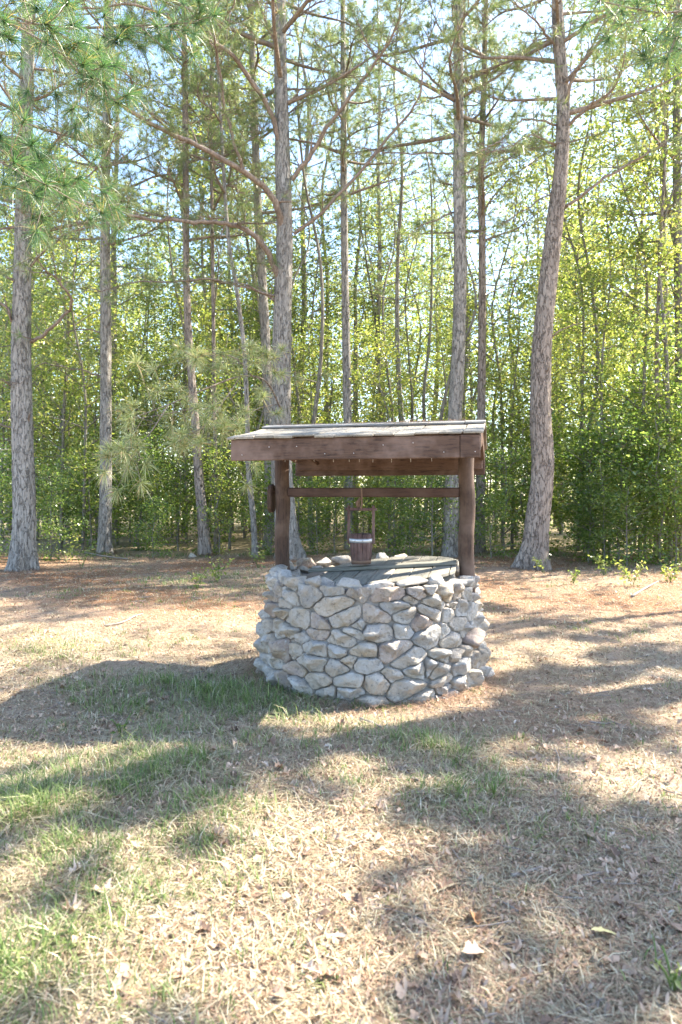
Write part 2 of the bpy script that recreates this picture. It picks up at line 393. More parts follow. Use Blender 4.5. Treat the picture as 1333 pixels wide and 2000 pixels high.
# stones of the face: Voronoi cells on the unrolled cylinder
R0 = .78; Wc = 2*PI*R0; AX = 1.75
rs = random.Random(11)
pts = []
rows = 12
for j in range(rows):
    z = -.02+(.76+.03)*(j+.5)/rows; ncol = rs.choice([23, 25, 27])
    for k in range(ncol):
        if rs.random() < .23: continue
        pts.append((((k+.5*(j % 2)+rs.uniform(-.42, .42))*Wc/ncol) % Wc, z+rs.uniform(-.040, .040)))
PW = [rs.choice([-.0012, -.0005, 0, .0006, .0016]) for _ in pts]
SK = [(rs.uniform(-.35, .35)) for _ in pts]
def clip(poly, nx_, ny_, c):
    out = []
    for a in range(len(poly)):
        p, q_ = poly[a], poly[(a+1) % len(poly)]
        dp, dq = p[0]*nx_+p[1]*ny_-c, q_[0]*nx_+q_[1]*ny_-c
        if dp <= 0: out.append(p)
        if (dp < 0) != (dq < 0) and dp != dq:
            t = dp/(dp-dq); out.append((p[0]+(q_[0]-p[0])*t, p[1]+(q_[1]-p[1])*t))
    return out
NA = 32
RINGS = [(1.0, -.25), (.99, .35), (.955, .72), (.86, .92), (.70, 1.0), (.50, 1.05), (.26, 1.08)]
def face_stone(k):
    px_, pz_ = pts[k]
    poly = [(-.3, -.02-pz_-.02), (.3, -.02-pz_-.02), (.3, .775-pz_), (-.3, .775-pz_)]
    poly = [(x/AX, y) for x, y in poly]
    for l, (qx, qz) in enumerate(pts):
        if l == k: continue
        dx = (qx-px_+Wc/2) % Wc-Wc/2; dz = qz-pz_
        if abs(dx) > .5 or abs(dz) > .4: continue
        dx /= AX; dz_ = dz; n2_ = dx*dx+dz*dz; ln = math.sqrt(n2_)
        poly = clip(poly, dx/ln, dz/ln, ln/2-.0022+(PW[k]-PW[l])/(2*ln)*(1 if abs(PW[k]-PW[l]) < ln*ln*.7 else 0))
        if len(poly) < 3: return None
    poly = [(x*AX, y) for x, y in poly]
    cx_ = sum(p[0] for p in poly)/len(poly); cz_ = sum(p[1] for p in poly)/len(poly)
    B = []
    for a in range(NA):
        th = 2*PI*a/NA; dx, dz = math.cos(th), math.sin(th); best = 1e9
        for e in range(len(poly)):
            x1, y1 = poly[e][0]-cx_, poly[e][1]-cz_; x2, y2 = poly[(e+1) % len(poly)][0]-cx_, poly[(e+1) % len(poly)][1]-cz_
            ex, ey = x2-x1, y2-y1; den = dx*ey-dz*ex
            if abs(den) < 1e-9: continue
            t = (x1*ey-y1*ex)/den; u_ = (x1*dz-y1*dx)/den
            if t > 0 and -1e-6 <= u_ <= 1+1e-6: best = min(best, t)
        if best > .5: best = .04
        B.append(best)
    B2 = [(B[a-1]+5*B[a]+B[(a+1) % NA])/7 for a in range(NA)]
    B2 = [max(.008, min(b1, b2)*(1+.16*mnoise.noise(Vector((a*.55, k*3.3, 0))))-.001) for a, (b1, b2) in enumerate(zip(B, B2))]
    size = sum(B2)/NA; H = min(.022+size*.62, .070)*rs.uniform(.7, 1.55)
    planes = [(rs.uniform(-1.6, 1.6), rs.uniform(-1.9, .4), rs.uniform(.62, .95)) for _ in range(4)]+[(rs.uniform(-.3, .3), rs.uniform(.3, 1.3), 1.15)]
    V = []
    def P3(x, y, h):
        s_ = px_+cx_+x; z_ = pz_+cz_+y; hh = h
        if h > 0:
            hh = min([h]+[H*1.05*(c0-(gx*x+gy*y)/max(size, .02)*.72) for gx, gy, c0 in planes]); hh = max(hh, H*.12*h/H)
        q_ = Vector((s_*16, z_*16, k)); hh += (.009*mnoise.noise(q_)+.005*mnoise.noise(q_*2.7)) if h > 0 else 0
        th = s_/R0; r = r_wall(z_)+hh-.004
        return (math.cos(th)*r, math.sin(th)*r, z_+LOW)
    for s_, hf in RINGS:
        for a in range(NA):
            th = 2*PI*a/NA; V.append(P3(math.cos(th)*B2[a]*s_, math.sin(th)*B2[a]*s_, hf*H))
    V.append(P3(0, 0, H))
    F4 = []; nr = len(RINGS)
    for r in range(nr-1):
        for a in range(NA): F4.append((r*NA+a, r*NA+(a+1) % NA, (r+1)*NA+(a+1) % NA, (r+1)*NA+a))
    F3 = [((nr-1)*NA+a, (nr-1)*NA+(a+1) % NA, nr*NA) for a in range(NA)]
    mb = MB(); mb.add(V, F4); mb.F[3] = [np.array(F3)]
    return mb.build('stone', M['cream_stone'] if rs.random() < .3 else M['stone'], well, True)
for k in range(len(pts)): face_stone(k)

def rock_mesh(seed, a, b, c, npts=13, sub=2):
    rr = random.Random(seed); bm = bmesh.new()
    for _ in range(npts):
        v = Vector((rr.gauss(0, 1), rr.gauss(0, 1), rr.gauss(0, 1))).normalized()*rr.uniform(.88, 1.05)
        bm.verts.new((v.x*a, v.y*b, v.z*c))
    h = bmesh.ops.convex_hull(bm, input=bm.verts)
    bmesh.ops.delete(bm, geom=[e for e in h['geom_interior'] if isinstance(e, bmesh.types.BMVert)], context='VERTS')
    bmesh.ops.bevel(bm, geom=list(bm.edges), offset=min(a, b, c)*.10, segments=1, affect='EDGES', clamp_overlap=True)
    bmesh.ops.triangulate(bm, faces=bm.faces)
    bmesh.ops.subdivide_edges(bm, edges=bm.edges, cuts=sub, use_grid_fill=True)
    for v in bm.verts: v.co += mnoise.noise_vector(v.co*14+Vector((seed, 0, 0)))*.010+mnoise.noise_vector(v.co*40)*.004
    bmesh.ops.recalc_face_normals(bm, faces=bm.faces)
    me = bpy.data.meshes.new('stone'); bm.to_mesh(me); bm.free()
    me.polygons.foreach_set('use_smooth', np.ones(len(me.polygons), bool)); return me
# capstones in two rings; angle 0 is along local +x (towards the right post), -90 faces the camera
def cap(ang, r, z, a, b, c, seed, tilt=0, mat='stone'):
    th = math.radians(ang); me = rock_mesh(seed, a, b, c)
    me.transform(Matrix.Translation((math.cos(th)*r, math.sin(th)*r, z+LOW))@Matrix.Rotation(th+PI/2+rs.uniform(-.25, .25), 4, 'Z')@Matrix.Rotation(math.radians(tilt), 4, 'Y')@Matrix.Rotation(rs.uniform(-.15, .15), 4, 'X'))
    return link_mesh('stone', me, M[mat], well)
ang = 6; s_ = 100
while ang < 360-10:
    wd = rs.uniform(.075, .125); step = math.degrees(2*wd*.93/.70)
    a_mid = ang+step/2; d = abs((a_mid % 180)-0); d = min(d, 180-d)
    back = math.sin(math.radians(a_mid)) > .3
    if d > 7:
        cap(a_mid, .70 if not back else .69, .768+rs.uniform(-.012, .02)+(.03 if back else 0), wd, rs.uniform(.075, .095), rs.uniform(.045, .062), s_, rs.uniform(-8, 8), 'cream_stone' if rs.random() < .45 else 'stone')
    ang += step; s_ += 1
ang = 4
while ang < 360-8:
    wd = rs.uniform(.06, .10); step = math.degrees(2*wd*.97/.575); a_mid = ang+step/2
    cap(a_mid, .575, .748+rs.uniform(-.01, .012), wd, rs.uniform(.055, .07), rs.uniform(.035, .05), s_, rs.uniform(-8, 8), 'cream_stone' if rs.random() < .4 else 'stone')
    ang += step; s_ += 1

# posts
for sx in (-1, 1):
    P = [(sx*.70+.006*math.sin(k), .0+.004*math.sin(2*k+sx), z) for k, z in enumerate(np.linspace(.55, 1.70, 14))]
    mb = MB(); tube(mb, P, [.056*(1+.015*math.sin(k*1.7)) for k in range(14)], 28, .012, seed=sx+3)
    mb.build('post', M['wood_z'], well, True)
# roof boards
HL, HD = .815, .715
front_fascia = board('fascia', M['wood_u'], well, I4, -HL, HL-.122, -HD-.018, -HD+.018, 1.563, 1.704, seed=1, cuts=12)
board('fascia', M['wood_u'], well, I4, HL-.120, HL, -HD-.019, -HD+.017, 1.564, 1.705, seed=2, cuts=2)
board('fascia', M['wood_u'], well, I4, -HL+.02, HL-.02, HD-.055, HD-.022, 1.541, 1.672, seed=3, cuts=12)
board('fascia', M['wood_u'], well, I4, -HL, HL, HD-.020, HD+.012, 1.495, 1.675, seed=4, cuts=12)
SL = math.atan2(.108, HD)
def slope_frame(front):  # local +y runs from the ridge down to the eave, z is the roof normal
    return Matrix.Translation((0, 0, 1.822))@Matrix.Rotation(PI if front else 0, 4, 'Z')@Matrix.Rotation(-SL, 4, 'X')
for sx in (-HL+.02, -.60, 0.0, .60, HL-.02):
    for fr in (True, False):
        board('rafter', M['wood_v'], well, slope_frame(fr), sx*(-1 if fr else 1)-.017, sx*(-1 if fr else 1)+.017, .018, HD/math.cos(SL)-(.03 if fr else .06), -.115 if abs(sx) > .7 else -.085, -.012, seed=sx*3)
board('ridge_beam', M['wood_u'], well, I4, -HL+.04, HL-.04, -.016, .016, 1.72, 1.812, seed=9, cuts=10)
for fr in (True, False):
    fm = slope_frame(fr)
    x = -HL-.02
    k = 0
    while x < HL+.01:
        wd = rs.uniform(.115, .15); x1 = min(x+wd, HL+.022)
        if HL+.022-x1 < .05: x1 = HL+.022
        eav = HD/math.cos(SL)+.035+rs.uniform(-.006, .008)
        board('shingle', M['shake'], well, fm@Matrix.Rotation(rs.uniform(-.01, .006), 4, 'X'), x+.003, x1-.003, .30, eav, 0.000, .013+rs.uniform(0, .006), .003, 8, .006, seed=k*1.3+20*fr)
        board('shingle', M['shake'], well, fm@Matrix.Rotation(-.035+rs.uniform(-.006, .004), 4, 'X'), x+.003, x1-.003, .005, .43+rs.uniform(-.01, .01), .0135, .027, .003, 6, .005, seed=k*2.3+50+20*fr)
        x = x1; k += 1
rf = slope_frame(True); rb = slope_frame(False)
board('ridge_cap', M['ridge'], well, rf@Matrix.Rotation(-.02, 4, 'X'), -HL-.01+.14, HL+.02, -.01, .085, .031, .046, .003, 14, .004, seed=61)
board('ridge_cap', M['ridge'], well, rf@Matrix.Rotation(-.02, 4, 'X'), -HL-.02, -HL+.125, -.01, .088, .033, .048, .003, 3, .004, seed=62)
board('ridge_cap', M['ridge'], well, rb@Matrix.Rotation(-.02, 4, 'X'), -HL-.02, HL+.02, -.012, .085, .036, .051, .003, 14, .004, seed=63)
# diagonal brace in the rear left corner
mb = MB(); tube(mb, [(-.66, .28, 1.70), (-.60, .665, 1.60)], [.016, .016], 4); mb.build('brace', M['wood_v'], well)
# windlass beam, axle, crank
board('windlass_beam', M['beam'], well, I4, -.652, .652, -.034, .034, 1.316, 1.386, seed=12, cuts=14, warp=.004, bev=.009)
mb = MB(); tube(mb, [(-.80, 0, 1.352), (-.755, 0, 1.352)], [.014, .014], 10); mb.build('axle', M['wood_u'], well, True)
bm = bmesh.new(); prof_ = []
for k in range(16):
    a = PI*k/15; prof_.append((math.cos(a)*.055, .055+math.sin(a)*.055))
for k in range(16):
    a = PI+PI*k/15; prof_.append((math.cos(a)*.055, -.055+math.sin(a)*.055))
vs = [bm.verts.new((-.768, y, 1.265+z)) for y, z in prof_]; f = bm.faces.new(vs)
ex = bmesh.ops.extrude_face_region(bm, geom=[f]); bmesh.ops.translate(bm, verts=[e for e in ex['geom'] if isinstance(e, bmesh.types.BMVert)], vec=(-.04, 0, 0))
bmesh.ops.bevel(bm, geom=[e for e in bm.edges if e.calc_face_angle(0) > 1], offset=.008, segments=2, affect='EDGES')
bmesh.ops.translate(bm, verts=bm.verts, vec=(0, 0, .04)); bmesh.ops.recalc_face_normals(bm, faces=bm.faces)
me = bpy.data.meshes.new('crank_arm'); bm.to_mesh(me); bm.free(); link_mesh('crank_arm', me, M['wood_z'], well)
# nail tips poking through the roof behind the front fascia
for k, x in enumerate([-.58, -.47, -.40, -.27, -.14, -.03, .04, .13, .25, .37, .5]):
    mb = MB(); tube(mb, [(x, -.62, 1.66), (x+rs.uniform(-.006, .012), -.625, 1.545+rs.uniform(0, .012))], [.0022, .0012], 5)
    mb.build('nail', M['nail'], well)
# nail heads
for k in range(9):
    x = -HL+.08+k*.19; z = rs.choice([1.66, 1.60, 1.65])
    mb = MB(); tube(mb, [(x, -HD-.017, z), (x, -HD-.0225, z)], [.0028, .0028], 8); mb.build('nail', M['nail'], front_fascia)

# pine straw and cones caught on the roof
mb = MB(); rg = np.random.default_rng(3); n = 420
n = 420; x = np.concatenate([rg.normal(.28, .16, n//2), rg.uniform(-.7, .75, n//2)]); y = -np.abs(rg.normal(.09, .05, n))
P = np.stack([x, y, 1.822+.052+y*math.tan(SL)+.004], -1)
A = rg.normal(size=(n, 3)); A[:, 2] = rg.normal(size=n)*.05+A[:, 1]*math.tan(SL)
A = unit(A); S = unit(np.cross(A, (0, 0, 1.)))*.0016
V = np.stack([P-S, P+S, P+A*.11], 1).reshape(-1, 3); mb.add(V, np.arange(n*3).reshape(-1, 3))
o = mb.build('fallen_needles', M['straw']); o.location = (CX, CY, 0); o.rotation_euler = (0, 0, TH)
tag(o, 'dry pine needles caught along the roof ridge', 'pine needles', kind='stuff')

# lid
lid = empty('round_cover', 'grey green round plank lid tilted on the well rim', 'lid', (.370, 4.84, .768), TH)
lid.rotation_euler = (math.radians(4.0), math.radians(-4.6), TH)
RL = .525; ws = .133; e0 = -4*ws+.045
for k in range(8):
    x0, x1 = e0+k*ws+.003, e0+(k+1)*ws-.003
    x0 = max(x0, -RL+.02); x1 = min(x1, RL-.045)
    if x1-x0 < .03: continue
    xsamp = np.linspace(x0, x1, 6)
    top = [(x, math.sqrt(max(RL*RL-x*x, .01))) for x in xsamp]
    pol = [(x, -y) for x, y in top]+[(x, y) for x, y in top[::-1]]
    bm = bmesh.new(); vs = [bm.verts.new((x, y, 0)) for x, y in pol]; f = bm.faces.new(vs)
    ex = bmesh.ops.extrude_face_region(bm, geom=[f]); bmesh.ops.translate(bm, verts=[e for e in ex['geom'] if isinstance(e, bmesh.types.BMVert)], vec=(0, 0, .022+rs.uniform(0, .004)))
    bmesh.ops.bevel(bm, geom=[e for e in bm.edges if e.calc_face_angle(0) > 1], offset=.003, segments=1, affect='EDGES', clamp_overlap=True)
    bmesh.ops.recalc_face_normals(bm, faces=bm.faces)
    me = bpy.data.meshes.new('plank'); bm.to_mesh(me); bm.free(); link_mesh('plank', me, M['lid'], lid)
board('batten', M['lid_u'], lid, I4, -RL-.10, RL-.045, -.04, .045, .028, .052, .004, 10, .003, seed=71)

# bucket
bk = empty('well_bucket', 'red brown wooden stave bucket hanging from the windlass beam', 'bucket', (.150, 4.88, .820), TH)
nst = 15; hb = .222
for k in range(nst):
    a0, a1 = 2*PI*(k+.04)/nst, 2*PI*(k+.96)/nst; V = []
    for z, ro in ((0, .072), (hb*.5, .082), (hb+rs.uniform(-.002, .003), .0905)):
        for (a, r) in ((a0, ro), ((a0+a1)/2, ro*1.006), (a1, ro), (a1, ro-.012), (a0, ro-.012)): V.append((math.cos(a)*r, math.sin(a)*r, z))
    F4 = [(l*5+j, l*5+(j+1) % 5, (l+1)*5+(j+1) % 5, (l+1)*5+j) for l in range(2) for j in range(5)]
    mb = MB(); mb.add(V, F4); mb.F[5] = [np.array([(4, 3, 2, 1, 0), (10, 11, 12, 13, 14)])]
    mb.build('stave', M['stave'], bk)
def hoop(z0, z1, r0, r1, mat, th=.002):
    V = []; n = 40
    for k in range(n):
        a = 2*PI*k/n
        for r, z in ((r0, z0), (r1, z1), (r1-th, z1), (r0-th, z0)): V.append((math.cos(a)*r, math.sin(a)*r, z))
    Fq = [(k*4+j, ((k+1) % n)*4+j, ((k+1) % n)*4+(j+1) % 4, k*4+(j+1) % 4) for k in range(n) for j in range(4)]
    mb = MB(); mb.add(V, Fq); return mb.build('hoop', mat, bk, False)
band = hoop(.160, .190, .0885, .0905, M['metal'], .003)
hoop(.008, .030, .0745, .0752, M['strap'], .002)
mb = MB(); a = np.linspace(0, 2*PI, 25)[:-1]; mb.add(np.stack([np.cos(a)*.066, np.sin(a)*.066, np.full(24, .012)], -1), [list(range(24))]); mb.build('bottom', M['stave'], bk)
for k in (-1.9, -1.25):
    mb = MB(); tube(mb, [(math.cos(k)*.088, math.sin(k)*.088, .175), (math.cos(k)*.0935, math.sin(k)*.0935, .175)], [.004, .003], 8); mb.build('rivet', M['strap'], band)
for sx in (-1, 1):
    board('upright', M['stave'], bk, Matrix.Translation((sx*.094, 0, .15)), -.008, .008, -.018, .018, 0, .285, .003, 4, .002, seed=80+sx)
board('crosspiece', M['stave'], bk, Matrix.Translation((0, 0, .395)), -.118, .118, -.014, .014, 0, .022, .004, 4, .002, seed=83)
mb = MB(); tube(mb, catmull([(.01, -.036, .565), (.012, -.040, .53), (.012, -.03, .47), (.0, -.005, .40), (-.018, .014, .43), (-.012, .036, .50), (.0, .038, .565)], 4), [.0062]*25, 6); mb.build('strap', M['strap'], bk, True)
mb = MB(); tube(mb, [(-.02, 0, .418), (-.03, 0, .45), (-.012, .002, .49)], [.010, .014, .006], 6, .2); mb.build('knot', M['strap'], bk, True)

# ------------------------------------------------------------------ pines
def hero_pine(label, pts_, Y, widths, mat='bark', top=None, seed=0, branches=(), crown_from=None, crown_to=19, nb=20, ntuft=900, blen=2.6, flare=.35, crowny=(-1, 1), tufts_on=True, needle_mat='needle', nw=.0036, reach=(0, 0)):
    """pts_: photo points of the trunk's axis from base up; widths in photo pixels"""
    rg = np.random.default_rng(seed+50); rr = random.Random(seed+50); nb = int(nb*2.4); crown_from = crown_from and max(5.6, crown_from*.78)
    P = [at(px, py, Y) for px, py in pts_]; bx, by = P[0].x, Y
    g0 = float(gh(bx, by)); P[0].z = g0-.1
    R = [w_*.94*Y/F/2 for w_ in widths]
    d = (P[-1]-P[-2]).normalized(); ztop = crown_to
    zt = P[-1].z
    if ztop > zt:
        n_ = 3
        for k in range(1, n_+1):
            t = k/n_; P.append(Vector((P[len(pts_)-1].x+d.x*(ztop-zt)*t*.5, Y+rr.uniform(-.2, .2), lerp(zt, ztop, t)))); R.append(lerp(R[len(pts_)-1], .03, t))
    base = Vector((bx, by, g0)); root = empty('pine_tree', label, 'pine tree', base)
    sub = 16; PP = catmull([p-base for p in P], sub)
    RR = [lerp(R[min(k//sub, len(R)-2)], R[min(k//sub, len(R)-2)+1], (k % sub)/sub) for k in range(len(PP)-1)]+[R[-1]]
    # resample so the lower trunk has enough rings
    mb = MB(); tube(mb, PP, RR, 30, .06, seed=seed, flare=flare, rug=.05); mb.build('trunk', M[mat], root, True)
    TP, TA = [], []
    tw = MB()
    def twigs(path, r0, density):
        n = len(path)
        for i_ in range(1, n):
            t = i_/(n-1)
            if rr.random() < .55:
                sd0 = Vector((rr.gauss(0, 1), rr.gauss(0, 1), rr.gauss(.1, .7))).normalized(); L0 = rr.uniform(.08, .55); m0 = path[i_]+sd0*L0*.5+Vector((0, 0, rr.uniform(-.04, .04)))
                tube(tw, [path[i_], m0, m0+(sd0+Vector((rr.gauss(0, .4), rr.gauss(0, .4), rr.gauss(0, .4)))).normalized()*L0*.5], [.0065, .0045, .0025], 4, cap=False)
            if rr.random() > density*(.45+.65*t): continue
            dirp = (path[i_]-path[i_-1]).normalized()
            sd_ = Vector((rr.gauss(0, 1), rr.gauss(0, 1), rr.gauss(.25, .6))).normalized()
            dd = (dirp*.7+sd_*.8).normalized(); L = rr.uniform(.25, .9)*(1.1-.3*t)
            q0 = path[i_]; q1 = q0+dd*L*.5+Vector((0, 0, .03)); q2 = q0+dd*L+Vector((0, 0, .12*L))
            tube(tw, [q0, q1, q2], [r0*.35*(1-t*.5)+.003, .0045, .003], 4, cap=False)
            for q_, dq in ((q2, (q2-q1)), (q1, dd+sd_*.5)):
                if rr.random() < .85: TP.append(q_); TA.append(dq.normalized())
            for _ in range(rr.randint(0, 2)):
                sd2 = Vector((rr.gauss(0, 1), rr.gauss(0, 1), rr.gauss(.3, .5))).normalized()
                q3 = q1+(dd+sd2*.9).normalized()*L*.5
                tube(tw, [q1, q3], [.004, .0025], 3, cap=False); TP.append(q3); TA.append((q3-q1).normalized())
        TP.append(path[-1]); TA.append((path[-1]-path[-2]).normalized())
    for br in branches:
        ptsb, wb, yoff = br[0], br[1], br[2]
        dens = br[3] if len(br) > 3 else .8
        n_ = len(ptsb)
        Q = [at(px, py, Y+yoff*(k/(n_-1))**1.2)-base for k, (px, py) in enumerate(ptsb)]
        QQ = catmull(Q, 6); r0 = wb*Y/F/2*.85; r1 = max(.006, r0*.22)
        for q_ in QQ[2:]: q_ += mnoise.noise_vector(q_*1.5)*.05+mnoise.noise_vector(q_*6+Vector((seed, 0, 0)))*.035
        b_ = MB(); tube(b_, QQ, [lerp(r0, r1, k/(len(QQ)-1)) for k in range(len(QQ))], 8, .05, seed=seed)
        b_.build('branch', M['bark_thin'], root, True)
        if dens > 0: twigs(QQ, r0, dens)
    if crown_from is not None:
        for k in range(nb):
            z = lerp(crown_from, ztop-.3, (k+rr.random())/nb); a = k*2.4+rr.uniform(-.4, .4)
            c0 = min(PP, key=lambda p: abs(p.z+base.z-z)).copy(); L = blen*(1-.55*(z-crown_from)/(ztop-crown_from+.01))*rr.uniform(.6, 1.15)
            dr = Vector((math.cos(a), math.sin(a), 0)); up = rr.uniform(.1, .5)
            Q = [c0, c0+dr*L*.35+Vector((0, 0, L*up*.25)), c0+dr*L*.7+Vector((rr.uniform(-.2, .2), rr.uniform(-.2, .2), L*up*.55)), c0+dr*L+Vector((rr.uniform(-.3, .3), rr.uniform(-.3, .3), L*up*1.0))]
            QQ = catmull(Q, 5); r0 = .012+.014*L
            b_ = MB(); tube(b_, QQ, [lerp(r0, .006, i_/(len(QQ)-1)) for i_ in range(len(QQ))], 6, .05, seed=k)
            b_.build('branch', M['bark_thin'], root, True)
            twigs(QQ, r0, .95)
    if tw.n: tw.build('twigs', M['bark_thin'], root)['kind'] = 'stuff'
    if TP and tufts_on:
        nd = MB(); needles(nd, np.array([tuple(p) for p in TP]), np.array([tuple(p) for p in TA]), 30, .20, nw, 1.0, rg, .12)
        nd.build('needle_foliage', M[needle_mat], root)['kind'] = 'stuff'
    return root

# the trunks the photograph shows
hero_pine('thick grey pine at the left edge of the clearing', [(44, 1116), (48, 1000), (44, 850), (42, 700), (44, 550), (46, 420), (52, 200), (56, 0)], 11.4, [52, 44, 42, 39, 35, 31, 27, 24], seed=1, crown_from=5.2, crown_to=13, nb=16, blen=2.2,
    branches=[([(62, 668), (100, 640), (138, 598), (128, 565), (95, 530), (60, 500)], 9, -1.5, .5), ([(34, 640), (5, 598), (-60, 560), (-140, 540)], 8, -.5, .6), ([(30, 762), (0, 742), (-60, 720)], 6, -.6, .5), ([(30, 835), (0, 828), (-40, 800)], 5, 0, .4),
              ([(52, 832), (60, 805)], 7, -.2, 0), ([(60, 520), (100, 480), (150, 450), (230, 430)], 6, -1, .7), ([(60, 440), (130, 400), (190, 330), (230, 250)], 6, -2, .8), ([(44, 560), (-20, 520), (-120, 450)], 7, -1, .8)])
hero_pine('straight slim grey pine second from the left', [(205, 1079), (207, 950), (207, 800), (207, 650), (206, 500), (207, 400), (209, 200), (211, 0)], 14.6, [28, 24, 23, 22, 20, 18, 16, 14], seed=2, crown_from=8.6, crown_to=15, nb=14, blen=2.0,
    branches=[([(200, 650), (150, 645), (120, 660)], 4, -.5, .2), ([(198, 735), (150, 720), (90, 712), (64, 715)], 4, -.5, .2), ([(215, 470), (240, 440), (262, 425)], 4, -1, .5)])
hero_pine('bent pine with scarred bark left of the pine bough', [(402, 1084), (396, 1010), (388, 920), (380, 800), (370, 680), (365, 560), (364, 430), (362, 200), (360, 0)], 14.3, [26, 22, 19, 17, 15, 14, 13, 12, 10], mat='bark_red', seed=3, crown_from=8.5, crown_to=16, nb=12, blen=1.8)
hero_pine('thin dark straight pine beside the bent pine', [(422, 1080), (423, 980), (421, 870), (418, 700), (415, 450), (412, 200)], 14.9, [10, 9, 8, 8, 7, 6], mat='bark_red', seed=4, crown_from=9, crown_to=14, nb=9, blen=1.3)
hero_pine('thin pale leaning pine under the roof corner', [(500, 1088), (495, 1010), (486, 920), (483, 800), (477, 680), (462, 560), (445, 450), (430, 200)], 13.6, [13, 12, 11, 10, 9, 8, 8, 6], seed=5, crown_from=8.5, crown_to=13, nb=8, blen=1.3)
hero_pine('grey pine just behind the left well post', [(527, 1072), (527, 950), (524, 800), (518, 640), (510, 500), (504, 400), (497, 200), (490, 0)], 15.6, [24, 21, 20, 19, 18, 17, 14, 12], seed=6, crown_from=10, crown_to=17, nb=12, blen=1.8)
hero_pine('tallest many branched pine behind the well', [(566, 1094), (557, 1000), (550, 900), (550, 750), (552, 620), (556, 450), (552, 300), (549, 150), (547, 0)], 13.2, [56, 46, 42, 39, 38, 34, 31, 27, 24], seed=7, crown_from=11.5, crown_to=17, nb=12, blen=3,
    branches=[([(550, 560), (522, 490), (480, 448), (430, 434), (350, 432), (280, 424), (200, 402), (70, 385)], 14, -3.0, .85),
              ([(556, 462), (537, 395), (480, 340), (400, 292), (330, 258), (235, 205), (140, 130), (60, 60)], 16, -3.6, .9),
              ([(552, 300), (525, 215), (475, 135), (415, 82), (340, 35), (250, 10), (120, 20)], 13, -2.6, .9),
              ([(478, 338), (448, 240), (428, 130), (421, 70), (450, 20), (480, -30)], 8, -3, .9),
              ([(370, 280), (290, 220), (255, 150), (190, 110)], 6, -3.8, .9),
              ([(570, 352), (622, 285), (685, 185), (735, 118), (775, 50), (790, -30)], 11, -1.6, .8),
              ([(574, 457), (642, 402), (740, 292), (812, 205), (830, 120), (850, 40)], 9, -1.0, .8),
              ([(548, 592), (490, 562), (420, 548), (340, 548), (250, 556), (190, 572)], 7, -2, .6),
              ([(548, 578), (520, 575), (470, 552), (400, 553), (350, 560)], 5, -1, .4),
              ([(548, 165), (538, 85), (505, 0), (480, -60)], 8, -1, .8), ([(553, 60), (600, 20), (660, -20)], 6, -1, .8), ([(556, 175), (610, 172), (660, 150), (720, 150)], 5, .5, .7)])
hero_pine('slim straight pine seen behind the bucket', [(684, 1082), (681, 980), (680, 850), (677, 700), (674, 520), (672, 350), (671, 150), (670, 0)], 15.2, [22, 19, 18, 17, 15, 14, 12, 10], seed=8, crown_from=10.2, crown_to=16, nb=12, blen=2.0)
hero_pine('grey pine rising behind the right end of the roof', [(880, 1090), (882, 980), (887, 850), (895, 700), (899, 560), (897, 400), (896, 200), (896, 0)], 13.5, [34, 31, 30, 28, 26, 24, 21, 19], seed=9, crown_from=10.5, crown_to=16, nb=12, blen=2.6,
    branches=[([(906, 188), (960, 158), (1020, 110), (1060, 60)], 7, -1, .8), ([(889, 195), (850, 155), (800, 100), (770, 40)], 6, -.5, .8), ([(887, 100), (850, 40), (830, -30)], 5, 0, .8), ([(888, 300), (820, 300), (740, 295), (670, 285)], 5, .5, .6), ([(905, 340), (960, 320), (1010, 300)], 4, -1, .8), ([(885, 415), (850, 430), (800, 455)], 5, -1, .5), ([(888, 185), (840, 190), (790, 200), (700, 240)], 5, -1, .7)])
hero_pine('dark slim pine touching the right roof corner', [(938, 1075), (939, 960), (940, 850), (942, 650), (942, 450), (940, 330), (945, 180), (950, 0)], 14.8, [22, 19, 18, 16, 15, 13, 11, 9], mat='bark_red', seed=10, crown_from=8.8, crown_to=15, nb=12, blen=1.6,
    branches=[([(946, 410), (975, 375), (1030, 325), (1080, 290)], 5, -1, .7), ([(946, 580), (980, 560), (1010, 545)], 3, -1, .4)])
hero_pine('thick leaning red barked pine right of the well', [(1040, 1112), (1050, 1020), (1060, 920), (1056, 800), (1058, 690), (1068, 580), (1082, 450), (1096, 330), (1100, 200), (1092, 80), (1088, 0)], 11.8, [60, 50, 45, 42, 40, 38, 34, 29, 26, 23, 22], mat='bark_red', seed=11, crown_from=10.3, crown_to=14, nb=10, blen=2.4, flare=.5,
    branches=[([(1104, 405), (1160, 365), (1235, 315), (1333, 262), (1450, 220)], 8, -1, .7), ([(1072, 662), (1100, 642), (1135, 630)], 5, -.4, 0), ([(1063, 735), (1078, 712)], 6, -.3, 0), ([(1104, 250), (1150, 210), (1205, 160), (1230, 60)], 9, -1.5, .9), ([(1106, 215), (1125, 150), (1165, 70), (1190, 0)], 9, -1, .9),
              ([(1090, 285), (1040, 265), (1000, 285), (960, 300)], 5, -1, .9), ([(1085, 375), (1040, 400), (980, 440)], 4, -.5, .4), ([(1086, 90), (1050, 40), (1000, 0)], 7, -1, .9), ([(1088, 245), (1020, 235), (980, 275), (930, 300)], 5, -1.5, .9)])
hero_pine('slender trunk at the far right edge of the photo', [(1326, 1090), (1326, 950), (1328, 700), (1324, 450), (1322, 250), (1322, 0)], 14, [22, 19, 18, 17, 15, 13], seed=12, crown_from=9, crown_to=15, nb=12, blen=2.0, mat='bark_sap')
hero_pine('thin dark trunk standing in the right thicket', [(1285, 1112), (1280, 980), (1286, 850), (1283, 700), (1290, 500), (1300, 300)], 13.4, [12, 10, 9, 8, 6, 5], seed=13, crown_to=9, nb=0, mat='bark_red')

